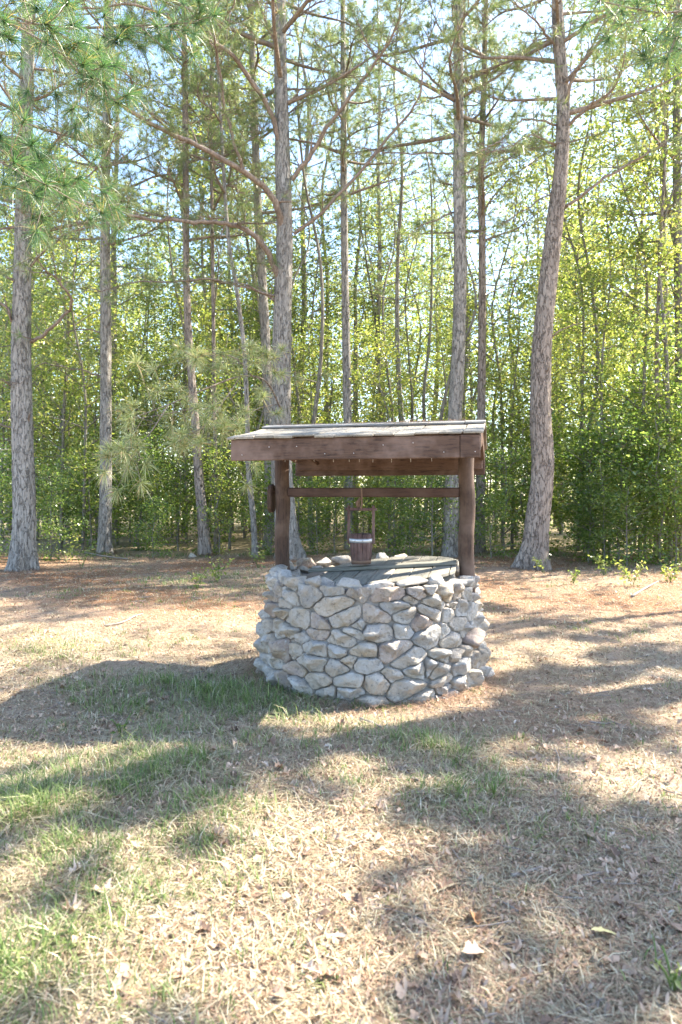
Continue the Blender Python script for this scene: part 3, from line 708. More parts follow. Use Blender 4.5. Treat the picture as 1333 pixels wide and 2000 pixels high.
# the low bough with long needles reaching out left of the roof
def bough(label, paths, Yp, ntuft, seed, L=.21, m=75, wd=.0035, nm='needle_near', r=.012, jit=.5, name='pine_bough', dead=.1):
    rg = np.random.default_rng(seed); rr = random.Random(seed)
    root = empty(name, label, 'pine bough', paths[0][0]); o = Vector(paths[0][0])
    TP, TA = [], []
    for ip, p in enumerate(paths):
        QQ = catmull([Vector(q_)-o for q_ in p], 7); rad = r if ip == 0 else r*.6
        b_ = MB(); tube(b_, QQ, [lerp(rad, .004, k/(len(QQ)-1)) for k in range(len(QQ))], 7, .06, seed=seed+ip); 
        tw = b_
        for _ in range(ntuft):
            k = rr.randint(len(QQ)//4, len(QQ)-1); q0 = QQ[k]; dirp = (QQ[k]-QQ[k-1]).normalized()
            sd_ = Vector((rr.gauss(0, 1), rr.gauss(0, 1), rr.gauss(0, .7))).normalized(); q1 = q0+(dirp*.8+sd_).normalized()*rr.uniform(.1, 1)*jit
            tube(tw, [q0, (q0+q1)/2+Vector((0, 0, -.02)), q1], [.0045, .004, .003], 4, cap=False); TP.append(q1); TA.append((q1-q0).normalized()*.6+Vector((0, 0, .3)))
        b_.build('branch', M['bark_thin'], root, True)
        TP.append(QQ[-1]); TA.append(dirp)
    nd = MB(); needles(nd, np.array([tuple(p) for p in TP]), np.array([tuple(p) for p in TA]), m, L, wd, 1.25, rg, .22, True)
    nd.build('needle_foliage', M[nm], root)['kind'] = 'stuff'
    return root
A_ = lambda *a: [at(*q_) for q_ in a]
bough('low pine bough of long starry needles left of the well roof', [
    A_((550, 800, 12.9), (520, 745, 12.2), (470, 735, 11.4), (400, 760, 10.6), (330, 790, 9.9), (250, 820, 9.2)),
    A_((500, 742, 11.8), (460, 700, 11.2), (410, 690, 10.6), (380, 700, 10.2)),
    A_((470, 735, 11.4), (440, 780, 10.8), (400, 830, 10.2), (350, 860, 9.7)),
    A_((540, 790, 12.6), (500, 800, 11.6), (470, 830, 10.8), (440, 850, 10.2)),
    A_((550, 740, 12.9), (530, 710, 12), (520, 690, 11.5)),
    A_((330, 790, 9.9), (290, 850, 9.4), (260, 870, 9.2))], 0, 15, 21, nm='needle_bough', L=.24, m=70, wd=.0038, r=.018, jit=1.0)
# near boughs of a pine standing just left of the camera, blurred in the photograph
def near_tree(label, x, y, paths, seed, ntuft, m=90, wd=.0016, jit=.45):
    paths = [[(a_, b__, c_+.35) for a_, b__, c_ in p_] for p_ in paths]
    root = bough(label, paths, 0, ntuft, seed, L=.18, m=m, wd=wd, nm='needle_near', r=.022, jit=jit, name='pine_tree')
    root['category'] = 'pine tree'
    o = root.location.copy(); b_ = MB()
    P = [Vector((x, y, -.1))-o, Vector((x+.1, y+.1, 3))-o, Vector((x, y, 6))-o, Vector((x+.1, y, 9))-o]
    tube(b_, catmull(P, 6), [lerp(.19, .08, k/18) for k in range(19)], 16, .05, seed=seed); b_.build('trunk', M['bark'], root, True)
    return root
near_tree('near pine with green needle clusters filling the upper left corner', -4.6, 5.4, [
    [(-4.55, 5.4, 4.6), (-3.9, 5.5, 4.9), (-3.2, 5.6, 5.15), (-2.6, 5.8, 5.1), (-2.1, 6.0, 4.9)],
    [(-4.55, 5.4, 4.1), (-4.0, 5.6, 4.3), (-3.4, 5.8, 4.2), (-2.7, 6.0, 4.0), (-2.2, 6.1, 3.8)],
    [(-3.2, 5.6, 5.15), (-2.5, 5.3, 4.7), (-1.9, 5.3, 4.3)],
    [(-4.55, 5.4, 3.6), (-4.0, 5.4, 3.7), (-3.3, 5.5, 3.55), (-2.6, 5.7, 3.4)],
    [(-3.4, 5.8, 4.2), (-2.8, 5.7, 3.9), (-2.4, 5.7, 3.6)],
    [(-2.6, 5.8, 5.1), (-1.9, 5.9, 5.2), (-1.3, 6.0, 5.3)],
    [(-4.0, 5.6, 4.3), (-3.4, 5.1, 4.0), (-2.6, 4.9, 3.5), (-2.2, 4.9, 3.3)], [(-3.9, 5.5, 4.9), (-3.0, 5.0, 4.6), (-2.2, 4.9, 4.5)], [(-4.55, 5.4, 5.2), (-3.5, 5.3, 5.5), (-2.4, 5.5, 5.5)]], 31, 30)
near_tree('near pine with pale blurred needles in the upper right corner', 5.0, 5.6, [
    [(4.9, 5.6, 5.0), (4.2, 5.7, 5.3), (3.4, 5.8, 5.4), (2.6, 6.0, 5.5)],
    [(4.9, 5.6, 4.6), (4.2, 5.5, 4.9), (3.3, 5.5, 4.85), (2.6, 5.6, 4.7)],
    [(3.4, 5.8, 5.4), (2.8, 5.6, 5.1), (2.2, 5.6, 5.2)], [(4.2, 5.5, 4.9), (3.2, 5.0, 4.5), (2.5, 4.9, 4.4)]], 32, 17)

# ------------------------------------------------------------------ broadleaf trees and background pines
def leafy(name, label, cat, group, seed, h, rad, n, L, z0, mat, tr, nbr=22, clus=9, spread=.28, col_=1.0, barkm='bark_sap'):
    rg = np.random.default_rng(seed); rr = random.Random(seed)
    root = empty(name, label, cat, (0, 0, 0), 0, group)
    P = [Vector((0, 0, -.1))]+[Vector((rr.gauss(0, .05)*h*.12*k, rr.gauss(0, .05)*h*.12*k, h*k/5)) for k in range(1, 6)]
    PP = catmull(P, 4); mb = MB(); tube(mb, PP, [lerp(tr, .008, k/(len(PP)-1)) for k in range(len(PP))], 8, .05, seed=seed)
    cent = []
    for k in range(nbr):
        t = (k+rr.random())/nbr; z = lerp(z0, h*.97, t); c0 = min(PP, key=lambda p: abs(p.z-z)).copy()
        a = rr.uniform(0, 2*PI); Lb = rad*(1-.45*t**2)*rr.uniform(.35, 1.15)*min(1, .45+t*3)
        dr = Vector((math.cos(a), math.sin(a), rr.uniform(.1, .9))); Q = [c0, c0+dr*Lb*.5, c0+dr*Lb+Vector((0, 0, -.1*Lb))]
        tube(mb, catmull(Q, 3), [lerp(tr*.35*(1-t*.5)+.004, .003, i_/6) for i_ in range(7)], 4, cap=False)
        for _ in range(clus): 
            s_ = rr.uniform(.3, 1.1); q_ = c0+dr*Lb*s_; cent.append((q_.x+rr.gauss(0, .12*rad), q_.y+rr.gauss(0, .12*rad), q_.z+rr.gauss(0, .12)*rad-.05))
    mb.build('trunk', M[barkm], root, True)
    cent = np.array(cent); idx = rg.integers(0, len(cent), n); wgt = rg.uniform(.5, 1.3, len(cent))[idx][:, None]
    Pn = cent[idx]+rg.normal(size=(n, 3))*spread*wgt*np.array([1, 1, .55])
    Pn[:, 2] = np.maximum(Pn[:, 2], .04)
    cb = MB(); leaves(cb, Pn, L, .28, .35, rg); cb.build('crown', M[mat], root)
    return root
def copy_tree(o, parent=None, **k):
    c = o.copy(); C.objects.link(c)
    if parent: c.parent = parent
    for ch in list(kids[o.name]): copy_child(ch, c)
    return c
def copy_child(ch, par):
    d = ch.copy(); C.objects.link(d); d.parent = par
    for g_ in kids.get(ch.name, []): copy_child(g_, d)
kids = {}
def reg(o):
    kids[o.name] = [c for c in bpy.data.objects if c.parent == o]; return o

shr = [reg(leafy('shrub', 'leafy green shrub in the undergrowth at the edge of the wood', 'shrub', 'leafy shrubs along the edge of the wood', 100+k, [2.6, 3.3, 2.1][k], [1.0, 1.1, .9][k], [1900, 2400, 1700][k], .085, .12, 'leaf_dark', .025, 26, 6, .17)) for k in range(3)]
sap = [reg(leafy('sapling', 'slender leafy sapling rising among the pine trunks', 'tree', 'slender broadleaf saplings in the wood', 200+k, [7.5, 9.5, 6][k], [1.3, 1.5, 1.2][k], [3600, 4500, 3100][k], .088, 1.0, 'leaf', .045, 36, 5, .20)) for k in range(3)]
tal = [reg(leafy('broadleaf_tree', 'tall broadleaf tree with a loose light green crown behind the pines', 'tree', 'tall broadleaf trees deep in the wood', 300+k, [13, 15][k], [2.2, 2.4][k], [6500, 7500][k], .11, 2.8, 'leaf', .09, 42, 6, .30)) for k in range(2)]

def bg_pine(seed, h, cf):
    rg = np.random.default_rng(seed); rr = random.Random(seed)
    root = empty('pine_tree', 'thin straight pine deep in the wood', 'pine tree', (0, 0, 0), 0, 'thin pines deep in the wood')
    P = [Vector((0, 0, -.1))]+[Vector((rr.gauss(0, .12), rr.gauss(0, .12), h*k/6)) for k in range(1, 7)]; PP = catmull(P, 5)
    mb = MB(); tube(mb, PP, [lerp(.10, .02, k/(len(PP)-1)) for k in range(len(PP))], 9, .06, seed=seed)
    TP, TA = [], []
    for k in range(34):
        z = lerp(cf, h*.98, (k+rr.random())/34); c0 = min(PP, key=lambda p: abs(p.z-z)).copy(); a = k*2.4; Lb = lerp(2.0, .6, (z-cf)/(h-cf))*rr.uniform(.6, 1.2)
        dr = Vector((math.cos(a), math.sin(a), rr.uniform(.0, .5))); QQ = catmull([c0, c0+dr*Lb*.5, c0+dr*Lb+Vector((0, 0, .1))], 4)
        tube(mb, QQ, [lerp(.022, .004, i_/8) for i_ in range(9)], 4, cap=False)
        for _ in range(14):
            q0 = QQ[rr.randint(3, 8)]; q1 = q0+Vector((rr.gauss(0, .3), rr.gauss(0, .3), rr.gauss(.12, .2))); TP.append(q1); TA.append((q1-q0).normalized())
    mb.build('trunk', M['bark'], root, True)
    nd = MB(); needles(nd, np.array([tuple(p) for p in TP]), np.array([tuple(p) for p in TA]), 30, .2, .0055, 1.0, rg, .1); nd.build('crown', M['needle'], root)
    return root
bgp = [reg(bg_pine(400, 17, 6.5)), reg(bg_pine(401, 15, 5.5))]

used = {}
def stem_tree(seed, h):
    rr = random.Random(seed); root = empty('bare_stem', 'thin bare stem standing in the shade of the wood', 'tree', (0, 0, 0), 0, 'thin bare stems in the wood')
    P = [Vector((0, 0, -.1))]+[Vector((rr.gauss(0, .10)*k*.6, rr.gauss(0, .10)*k*.6, h*k/6)) for k in range(1, 7)]; PP = catmull(P, 4)
    mb = MB(); tube(mb, PP, [lerp(.05, .012, k/(len(PP)-1)) for k in range(len(PP))], 7, .06, seed=seed)
    mb.build('trunk', M['bark_sap'], root, True); mb = MB()
    for _ in range(7):
        c0 = PP[rr.randint(4, len(PP)-3)]; a = rr.uniform(0, 6.28); L = rr.uniform(.4, 1.3); q = c0+Vector((math.cos(a)*L, math.sin(a)*L, L*rr.uniform(0, .8)))
        tube(mb, [c0, (c0+q)/2+Vector((0, 0, .06)), q], [.012, .009, .004], 4, cap=False)
    mb.build('twigs', M['bark_sap'], root)['kind'] = 'stuff'; return root
stm = [reg(stem_tree(500+k, [9, 11, 7][k])) for k in range(3)]
def put(protos, x, y, s=1.0, sz=None):
    k = rs.randrange(len(protos)); o = protos[k]
    if o.name in used: o = copy_tree(protos[k])
    else: used[o.name] = 1
    o.location = (x, y, float(gh(x, y))-.02); o.rotation_euler = (0, 0, rs.uniform(0, 2*PI)); o.scale = (s, s, sz or s)
    return o
rs = random.Random(99)
def clear_of(x, y, r=.5):
    return True
# undergrowth row at the wood's edge
for k in range(26):
    y = rs.uniform(13.8, 17); x = lerp(-8.6, 8.6, (k+rs.random())/26); put(shr, x, y, rs.uniform(.7, 1.05))
for k in range(34):
    y = rs.uniform(17.5, 27); lim = y*.55; x = lerp(-lim, lim, ((k*13) % 34+rs.random())/34); put(shr, x, y, rs.uniform(.9, 1.4))
for px, Y, s_, lb in ((1180, 12.6, .62, 'low leafy shrub just right of the red barked pine and its straw'), (1225, 12.2, .7, 'bushy shrub at the front of the right thicket above the broad weed'), (1290, 12.4, .85, 'tall dense shrub beside the thin dark trunk in the right thicket'),
        (1150, 13, .6, 'shrub half behind the right side of the red barked pine'), (1320, 12.3, .8, 'shrub cut by the right edge of the photo'), (960, 13.2, .6, 'shrub between the right well post and the red barked pine'),
        (845, 13.3, .75, 'shrub seen under the roof just left of the right well post'), (800, 13.6, .6, 'shrub seen under the roof between the bucket and the right post'), (620, 14, .55, 'shrub seen under the roof between the left post and the bucket'),
        (100, 13.2, .6, 'low shrub between the thick left pine and the slim grey pine'), (300, 14, .6, 'low shrub between the slim grey pine and the bent pine'), (-60, 12.2, .9, 'shrub at the left edge behind the thick pine'), (1420, 12, 1, 'large shrub beyond the right edge of the thicket')):
    p = at(px, 1000, Y); put(shr, p.x, Y, s_)['label'] = lb
for k in range(44):
    y = rs.uniform(15, 24); lim = y*.56; x = lerp(-lim, lim, (k+rs.random())/44 if k < 22 else (k-22+rs.random())/22)
    put(sap, x, y, rs.uniform(.75, 1.15))
for k in range(22):
    y = rs.uniform(19, 32); lim = y*.58; x = rs.uniform(-lim, lim)
    put(tal, x, y, rs.uniform(.75, 1.05))
for k in range(20):
    y = rs.uniform(19, 30); x = lerp(-.5, .4, (k+rs.random())/20)*y; put(tal, x, y, rs.uniform(.55, .85))
for px, Y, s_ in ((1180, 14.2, 1.0), (1250, 14.0, 1.1), (1310, 13.2, 1.15), (1130, 15.5, 1.1), (760, 15.5, .85), (1000, 15.6, .9), (-20, 14.5, 1.0), (120, 16, 1.0)):
    p = at(px, 1000, Y); put(sap, p.x, Y, s_)
for px, Y, s_ in ((1160, 13.6, 1.0), (1210, 13.0, 1.1), (1260, 13.4, 1.15), (1330, 13.0, 1.2), (1300, 14.4, 1.4), (1190, 14.6, 1.4), (1380, 13, 1.3), (1240, 15.2, 1.5)):
    p = at(px, 1000, Y); put(shr, p.x, Y, s_)
for px, Y, s_ in ((1230, 17, .95), (1320, 16, 1.0), (1140, 18.5, .9)):
    p = at(px, 1000, Y); put(tal, p.x, Y, s_)
for k in range(30):
    y = rs.uniform(17, 34); lim = y*.56; x = lerp(-lim, lim, ((k*7) % 30+rs.random())/30); put(bgp, x, y, rs.uniform(.8, 1.25))
for k in range(46):
    y = rs.uniform(14.2, 27); lim = y*.54; x = lerp(-lim, lim, ((k*17) % 46+rs.random())/46); put(stm, x, y, rs.uniform(.7, 1.3))
# trees beyond the frame on the sunny side, whose shade dapples the clearing
for (x, y, s_) in ((9.4, 9.6, 1.0), (8.4, 12.6, .95)):
    put(bgp, x, y, s_)
KS = 1/math.tan(SUN_EL)
def shade_pine(label, tx, ty, targets, seed, ntuft=26):
    """a pine beyond the right edge; each bough hangs where the sun throws its shade on a patch of the clearing"""
    rr = random.Random(seed); paths = []
    for px, py, h, ln in targets:
        gx, gy = gpt(px, py); ex, ey = gx+KS*h*SUN_H.x, gy+KS*h*SUN_H.y
        d = Vector((ex-tx, ey-ty, 0)); dn = d.normalized(); e = Vector((ex, ey, h))
        paths.append([Vector((tx, ty, h+.2)), Vector((tx, ty, h+.5)).lerp(e, .45), e-dn*ln*.5+Vector((0, 0, .15)), e+dn*ln*.5])
    top = Vector((tx, ty, 9.5)); paths.insert(0, [Vector((tx, ty, 7)), Vector((tx+.3, ty, 8)), top])
    root = bough(label, paths, 0, ntuft, seed, L=.22, m=95, wd=.0055, nm='needle_near', r=.03, jit=.62, name='pine_tree'); root['category'] = 'pine tree'
    o = root.location.copy(); b_ = MB(); P = [Vector((tx, ty, z))-o for z in (-.1, 3, 6, 9.4)]
    tube(b_, catmull(P, 6), [lerp(.19, .05, k/18) for k in range(19)], 14, .05, seed=seed); b_.build('trunk', M['bark'], root, True)
shade_pine('tall pine beyond the right edge shading the near ground', 7.0, 4.4, [(990, 1540, 6.2, .5), (1060, 1650, 6.4, .5), (1130, 1750, 6.4, .5)], 71)
shade_pine('second pine beyond the right edge shading the left grass', 6.6, 6.2, [(90, 1640, 7.2, .6), (1270, 1430, 6.4, 1.0), (1100, 1420, 6.6, .5)], 72)
shade_pine('third pine beyond the right edge near the thicket', 8.6, 7.8, [(1130, 1240, 6.4, 1.6), (1290, 1270, 6.8, 1.2), (1040, 1330, 6.0, .7), (1000, 1190, 6.8, 1.2)], 73, 28)

# far woodland that reads as one mass
rg = np.random.default_rng(5); n = 70000
x = rg.uniform(-32, 32, n); y = rg.uniform(33, 46, n); hmax = 13+3*np.sin(x*.5)+2*np.sin(x*1.3+2); z = rg.uniform(0, 1, n)**1.0*hmax
mb = MB(); leaves(mb, np.stack([x, y, z], -1), .27, .3, .3, rg)
tag(mb.build('far_woodland', M['leaf']), 'hazy green mass of far trees closing the wood', 'woodland', kind='stuff')

# ------------------------------------------------------------------ ground litter
def scatter(n, rg, ymin=1.25, ymax=14.5, power=1.6):
    u_ = rg.random(n); y = ymin*(ymax/ymin)**(u_**1.0)                      # about even in the logarithm of distance
    x = rg.uniform(-1, 1, n)*(y*.56+.3)
    keep = np.hypot(x-CX, y-CY) > .815
    return x[keep], y[keep]
def grass_mesh(name, mat, n, rg, hmin, hmax, dens, label, wd=.0016, lean=.6):
    x, y = scatter(n, rg); gr, st, sa = cover(x, y); k = rg.random(len(x)) < dens(gr, st, sa, x, y); x, y = x[k], y[k]; n = len(x)
    nc = n//14; ci = rg.integers(0, nc, n); cl = rg.random(n) < .55; cx_, cy_ = x[:nc][ci], y[:nc][ci]
    x = np.where(cl, cx_+rg.normal(0, .016, n)*np.maximum(1, cy_/4), x); y = np.where(cl, cy_+rg.normal(0, .016, n)*np.maximum(1, cy_/4), y); d = y/4.0
    m_ = 1600; th_ = rg.uniform(0, 2*PI, 90)[rg.integers(0, 90, m_)]+rg.normal(0, .025, m_); d_ = np.abs(rg.normal(0, .045, m_))+.815
    x = np.append(x, CX+d_*np.cos(th_)); y = np.append(y, CY+d_*np.sin(th_)); n = len(x); d = np.append(d, np.full(m_, 1.2))
    z = gh(x, y); B = np.stack([x, y, z-.004], -1)
    a = rg.uniform(0, 2*PI, n); h = rg.uniform(hmin, hmax, n)*(.6+1.5*cover(x, y)[0])*(1+.6*(rg.random(n) < .06)); ln = lean*rg.uniform(.3, 1.6, n)
    D = np.stack([np.cos(a), np.sin(a), np.zeros(n)], -1); S = np.stack([-np.sin(a), np.cos(a), np.zeros(n)], -1)*(wd*np.maximum(1, d**.8))[:, None]*rg.uniform(.7, 1.4, n)[:, None]
    m1 = B+D*(h*ln*.35)[:, None]; m1[:, 2] += h*.6/np.sqrt(1+ln**2*.4); m2 = B+D*(h*ln)[:, None]; m2[:, 2] += h*.95/np.sqrt(1+ln**2)
    V = np.stack([B-S, B+S, m1+S*.8, m1-S*.8, m2], 1).reshape(-1, 3); i_ = np.arange(n)[:, None]*5
    mb = MB(); mb.add(V, np.concatenate([i_+np.array([[0, 1, 2]]), i_+np.array([[0, 2, 3]]), i_+np.array([[3, 2, 4]])]))
    return tag(mb.build(name, M[mat]), label, 'grass', kind='stuff')
grass_mesh('green_grass', 'grass', 230000, np.random.default_rng(61), .03, .085, lambda g_, s, a, x, y: np.clip(g_*1.15-.03, 0, 1), 'thin green grass growing in patches on the clearing', wd=.002, lean=.8)
grass_mesh('dry_grass', 'dry_grass', 330000, np.random.default_rng(62), .02, .07, lambda g_, s, a, x, y: np.clip(.78-.4*s-.6*a, .05, 1), 'short dry straw coloured grass over the clearing', wd=.0019, lean=2.2)

def straw_mesh(n, rg):
    x, y = scatter(n, rg); gr, st, sa = cover(x, y); k = rg.random(len(x)) < np.clip(.40+.6*st-.5*gr-.3*sa, .05, 1); x, y = x[k], y[k]; n = len(x)
    lift = rg.uniform(.002, .014, n)
    for (tx, ty, tr, m_) in [(CX, CY, .83, 5000)]+[(at(px, 1000, Y).x, Y, r_, 1500) for px, Y, r_ in ((44, 11.4, .24), (205, 14.6, .16), (402, 14.3, .15), (500, 13.6, .08), (566, 13.2, .3), (527, 15.6, .16), (684, 15.2, .14), (880, 13.5, .2), (938, 14.8, .14), (1040, 11.8, .3), (1326, 14, .13))]:
        th_ = rg.uniform(0, 2*PI, m_); d_ = rg.exponential(.07 if tr > .5 else .22, m_); x = np.append(x, tx+(tr+d_)*np.cos(th_)); y = np.append(y, ty+(tr+d_)*np.sin(th_)); lift = np.append(lift, rg.uniform(0, 1, m_)*.045*np.exp(-d_/.12)+.003)
    n = len(x); a = rg.uniform(0, 2*PI, n); L = rg.uniform(.06, .15, n); P = np.stack([x, y, gh(x, y)+lift], -1)
    D = np.stack([np.cos(a)*L, np.sin(a)*L, rg.normal(0, .02, n)], -1); S = np.stack([-np.sin(a), np.cos(a), np.zeros(n)], -1)*(.0012*np.maximum(1, (y/4)**.9))[:, None]
    V = np.stack([P-S, P+S, P+D], 1).reshape(-1, 3); mb = MB(); mb.add(V, np.arange(n*3).reshape(-1, 3))
    return tag(mb.build('pine_straw', M['straw']), 'rusty pine straw scattered over the ground', 'pine straw', kind='stuff')
straw_mesh(150000, np.random.default_rng(63))

LOBE2 = [(0, -.5), (.10, -.34), (.20, -.12), (.24, .02), (.15, .12), (.20, .24), (.09, .36), (0, .5), (-.10, .34), (-.21, .22), (-.14, .10), (-.25, -.02), (-.17, -.2), (-.08, -.36)]
FRAG = [(0, -.5), (.16, -.1), (.11, .25), (0, .5), (-.13, .2), (-.17, -.15)]
LOBE = [(0, -.5), (.06, -.42), (.20, -.30), (.10, -.14), (.30, -.02), (.14, .10), (.24, .26), (.08, .32), (0, .5), (-.08, .32), (-.24, .26), (-.14, .10), (-.30, -.02), (-.10, -.14), (-.20, -.30), (-.06, -.42)]
def leaf_geom(n, P, L, rg, curl=.25, shape=None, tilt=.3):
    shape = shape or LOBE2; nv = len(shape)+1; lb = np.array(shape+[(0, 0)]); a = rg.uniform(0, 2*PI, n); ca_, sa_ = np.cos(a), np.sin(a)
    X_ = lb[None, :, 0]*L[:, None]*rg.uniform(.8, 1.5, n)[:, None]; Y_ = lb[None, :, 1]*L[:, None]
    c1 = rg.normal(0, curl, n)[:, None]; c2 = rg.uniform(0, curl*2.6, n)[:, None]
    Z_ = c1*Y_**2/L[:, None]*2+c2*X_**2/L[:, None]*6+rg.normal(0, .02, (n, nv))*L[:, None]+X_*rg.normal(0, tilt, n)[:, None]+Y_*rg.normal(0, tilt, n)[:, None]
    Z_ = Z_-Z_.min(1, keepdims=True)
    V = np.stack([P[:, 0:1]+X_*ca_[:, None]-Y_*sa_[:, None], P[:, 1:2]+X_*sa_[:, None]+Y_*ca_[:, None], P[:, 2:3]+Z_], -1).reshape(-1, 3)
    m = len(shape); tri = np.array([(m, k, (k+1) % m) for k in range(m)])
    return V, (np.arange(n)[:, None, None]*nv+tri[None]).reshape(-1, 3)
mb = MB()
for sd_, n, lo, hi, shp, tl in ((64, 2600, .03, .06, LOBE2, .2), (65, 420, .045, .075, LOBE, .12), (66, 90000, .008, .026, FRAG, .5), (67, 1500, .018, .032, FRAG, .25)):
    rg = np.random.default_rng(sd_); x, y = scatter(n, rg); gr, st, sa = cover(x, y)
    k = rg.random(len(x)) < np.clip(.3+.7*wob(x, y, 3.1, 2)-.4*sa-.25*st, .05, 1); x, y = x[k], y[k]
    P = np.stack([x, y, gh(x, y)+rg.uniform(.002, .012, len(x))], -1); V, Ft = leaf_geom(len(x), P, rg.uniform(lo, hi, len(x)), rg, .3, shp, tl); mb.add(V, Ft)
tag(mb.build('leaf_litter', M['litter']), 'dead tan oak leaves littering the ground', 'leaf litter', kind='stuff')

rg = np.random.default_rng(68); x, y = scatter(900, rg, 1.3, 12); mb = MB()
for k in range(len(x)):
    a = rg.uniform(0, 2*PI); L = rg.uniform(.05, .22); r = rg.uniform(.0012, .0032)*max(1, y[k]/5); q = []
    for t in (0, .5, 1):
        px_, py_ = x[k]+math.cos(a)*L*t+rg.normal(0, .006), y[k]+math.sin(a)*L*t+rg.normal(0, .006); q.append(Vector((px_, py_, float(gh(px_, py_))+r+.004+rg.uniform(0, .010))))
    tube(mb, q, [r, r*.9, r*.5], 4, cap=False)
tag(mb.build('twig_debris', M['twig']), 'small broken twigs scattered through the litter', 'twigs', kind='stuff')

# small weeds
def weed(label, px, py, s, n, mat='leaf', seed=0, Y=None):
    x, y = gpt(px, py); rr = random.Random(seed); rg = np.random.default_rng(seed); root = empty('weed', label, 'weed', (x, y, float(gh(x, y))))
    mb = MB(); cb = MB(); pts3 = []
    for k in range(5):
        a = rr.uniform(0, 6.28); L = s*rr.uniform(.6, 1); q = [Vector((0, 0, -.01)), Vector((math.cos(a)*L*.25, math.sin(a)*L*.25, L*.6)), Vector((math.cos(a)*L*.55, math.sin(a)*L*.55, L))]
        QQ = catmull(q, 4); tube(mb, QQ, [.0035]*len(QQ), 4, cap=False)
        pts3 += [tuple(v) for v in QQ[2:]]
    mb.build('stem', M['grass'], root); c_ = np.array(pts3)[rg.integers(0, len(pts3), n)]+rg.normal(size=(n, 3))*s*.10; c_[:, 2] = np.maximum(c_[:, 2], .01)
    leaves(cb, c_, min(s*.24, .06), .3, .1, rg); cb.build('foliage', M[mat], root); return root
weed('small bright green weed in the shade of the well', 237, 1432, .12, 14, seed=1)
weed('leafy green weed at the foot of the thin leaning pine', 505, 1112, .42, 70, seed=2)
weed('low green weed patch on the pine straw left of the well', 425, 1140, .38, 80, seed=3)
weed('small weed beside the low green patch', 385, 1152, .3, 50, seed=4)
weed('leafy seedling on the straw right of the leaning pine', 1120, 1140, .22, 40, seed=5)
weed('broad green weed in front of the right thicket', 1235, 1150, .36, 90, seed=6)
weed('weed clump at the right edge below the thicket', 1310, 1140, .36, 90, seed=7)
weed('pale weed at the foot of the slim left pine', 130, 1095, .5, 90, seed=8)
weed('seedling in front of the thick left pine', 160, 1110, .5, 70, seed=9)
weed('green sprig at the base of the red barked pine', 1060, 1116, .35, 40, seed=10)
weed('green seedling nearest to the right thicket', 1180, 1125, .36, 90, seed=11)

weed('green leaf tuft cut by the bottom right corner', 1318, 1965, .10, 14, seed=12)
weed('small green clump right of the well foot', 965, 1570, .07, 14, mat='grass', seed=13)
# fallen sticks
def stick(label, pxs, r, seed):
    rr = random.Random(seed); P = []
    for px, py in pxs:
        x, y = gpt(px, py); P.append(Vector((x, y, float(gh(x, y))+r*.8+.006)))
    o0 = P[0].copy(); QQ = catmull([p-o0 for p in P], 5); mb = MB(); tube(mb, QQ, [r*(1-.5*k/len(QQ)) for k in range(len(QQ))], 6, .25, seed=seed)
    o = mb.build('stick', M['twig'], None, True); o.location = o0; return tag(o, label, 'stick')
stick('dark stick in the shade at the lower right', [(1000, 1728), (1030, 1718), (1058, 1708)], .007, 1)
stick('long thin stick beside the dark stick', [(1130, 1722), (1170, 1716), (1208, 1714)], .005, 2)
stick('forked thin stick before the well slightly left', [(600, 1530), (612, 1555), (618, 1572)], .005, 3)
stick('thin stick lying left of the forked one', [(572, 1560), (590, 1590), (605, 1606)], .004, 4)
stick('pale upright twig on the bare ground right of centre', [(1084, 1475), (1092, 1492), (1090, 1518)], .005, 5)
stick('pale stick at the foot of the well wall', [(704, 1414), (725, 1420), (746, 1430)], .010, 6)
stick('long curved stick on the sunny straw left of the well', [(205, 1226), (240, 1218), (262, 1208), (280, 1200)], .012, 7)
stick('fallen branch behind the slim left pine', [(165, 1082), (210, 1086), (250, 1090)], .025, 8)
stick('fallen branch leaning in front of the right thicket', [(1235, 1172), (1262, 1155), (1290, 1140)], .018, 9)
stick('grey stick right of the well on brown needles', [(1150, 1414), (1180, 1416), (1200, 1412)], .006, 10)
stick('curved twig between the well and the camera', [(858, 1480), (868, 1505), (880, 1520)], .006, 11)
stick('thin dry stem lying across the lower left grass', [(315, 1780), (290, 1830), (262, 1900), (245, 1980)], .003, 12)
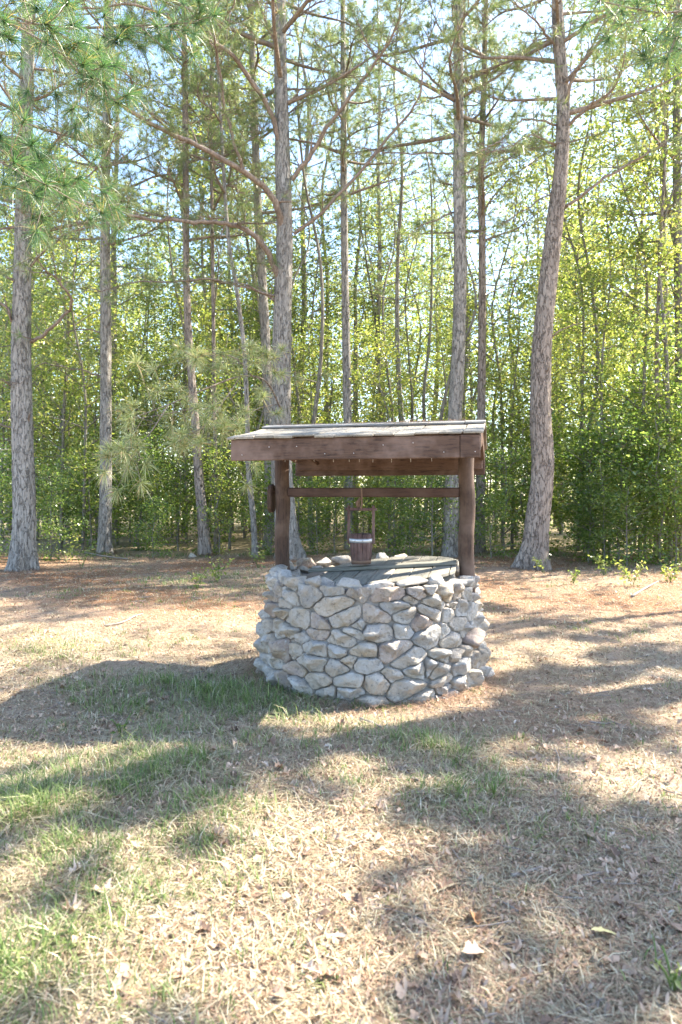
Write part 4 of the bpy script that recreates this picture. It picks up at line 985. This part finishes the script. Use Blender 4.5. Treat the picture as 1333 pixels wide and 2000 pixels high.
# a few large leaves that stand out
def big_leaf(label, px, py, L, col, seed):
    rg = np.random.default_rng(seed); x, y = gpt(px, py); V, Ft = leaf_geom(1, np.array([[0, 0, 0.]]), np.array([L]), rg, .35); mb = MB(); mb.add(V, Ft)
    q = MT('leaf_colour'); q.col(q.mix(q.noise(q.coord(), 40, 4), col, tuple(c*.65 for c in col)), .6, .3)
    o = mb.build('fallen_leaf', q.m, None, False); o.location = (x, y, float(gh(x, y))+.015); return tag(o, label, 'leaf')
big_leaf('orange brown curled leaf at the lower centre right', 930, 1812, .06, (.42, .22, .10), 1)
big_leaf('pale yellow green leaf at the lower right', 1180, 1852, .08, (.50, .46, .22), 2)
big_leaf('grey upturned leaf at the lower left', 325, 1772, .08, (.30, .27, .25), 3)
big_leaf('large tan oak leaf at the lower left', 200, 1768, .09, (.48, .36, .27), 4)
big_leaf('pinkish brown leaf pressed flat at the bottom', 925, 1880, .075, (.55, .38, .27), 5)
def ground_rock(label, px, py, a, b, c, seed):
    x, y = gpt(px, py); me = rock_mesh(seed, a, b, c); o = link_mesh('rock', me, M['stone']); o.location = (x, y, float(gh(x, y))+c*.2); return tag(o, label, 'rock')
ground_rock('flat grey stone half sunk in grass left of the well', 372, 1368, .07, .05, .025, 901)
ground_rock('fallen wall stone leaning at the right foot of the well', 922, 1325, .055, .04, .07, 902)
ground_rock('grey rock lying on the far left straw', 372, 1086, .14, .1, .1, 903)

# ------------------------------------------------------------------ labels for what can be told apart in the wood
MARKS = [(-80, 'the left photo edge'), (44, 'the thick left pine'), (205, 'the slim straight pine'), (400, 'the bent pine'), (500, 'the thin leaning pine'), (560, 'the tallest pine'), (682, 'the bucket pine'),
         (790, 'the roof middle'), (885, 'the roof end pine'), (939, 'the dark slim pine'), (1050, 'the red barked pine'), (1170, 'the thicket middle'), (1285, 'the thin dark trunk'), (1400, 'the right photo edge')]
NEAREST = {'leafy shrubs along the edge of the wood': 'foremost leafy shrub', 'slender broadleaf saplings in the wood': 'foremost slender sapling', 'tall broadleaf trees deep in the wood': 'foremost tall broadleaf tree',
           'thin pines deep in the wood': 'foremost thin background pine', 'thin bare stems in the wood': 'foremost bare stem'}
best = {}
for o in bpy.data.objects:
    if o.parent or o.get('group') not in NEAREST: continue
    if not str(o['label']).startswith(('leafy green shrub in', 'slender leafy', 'tall broadleaf', 'thin straight pine deep', 'thin bare stem')): continue
    px = 666.5+o.location.x*F/max(o.location.y, .1)
    for (a, la), (b, lb_) in zip(MARKS, MARKS[1:]):
        if a <= px < b:
            k = (o['group'], la, lb_)
            if k not in best or best[k].location.y > o.location.y: best[k] = o
for (g_, la, lb_), o in best.items():
    o['label'] = '%s between %s and %s' % (NEAREST[g_], la, lb_)
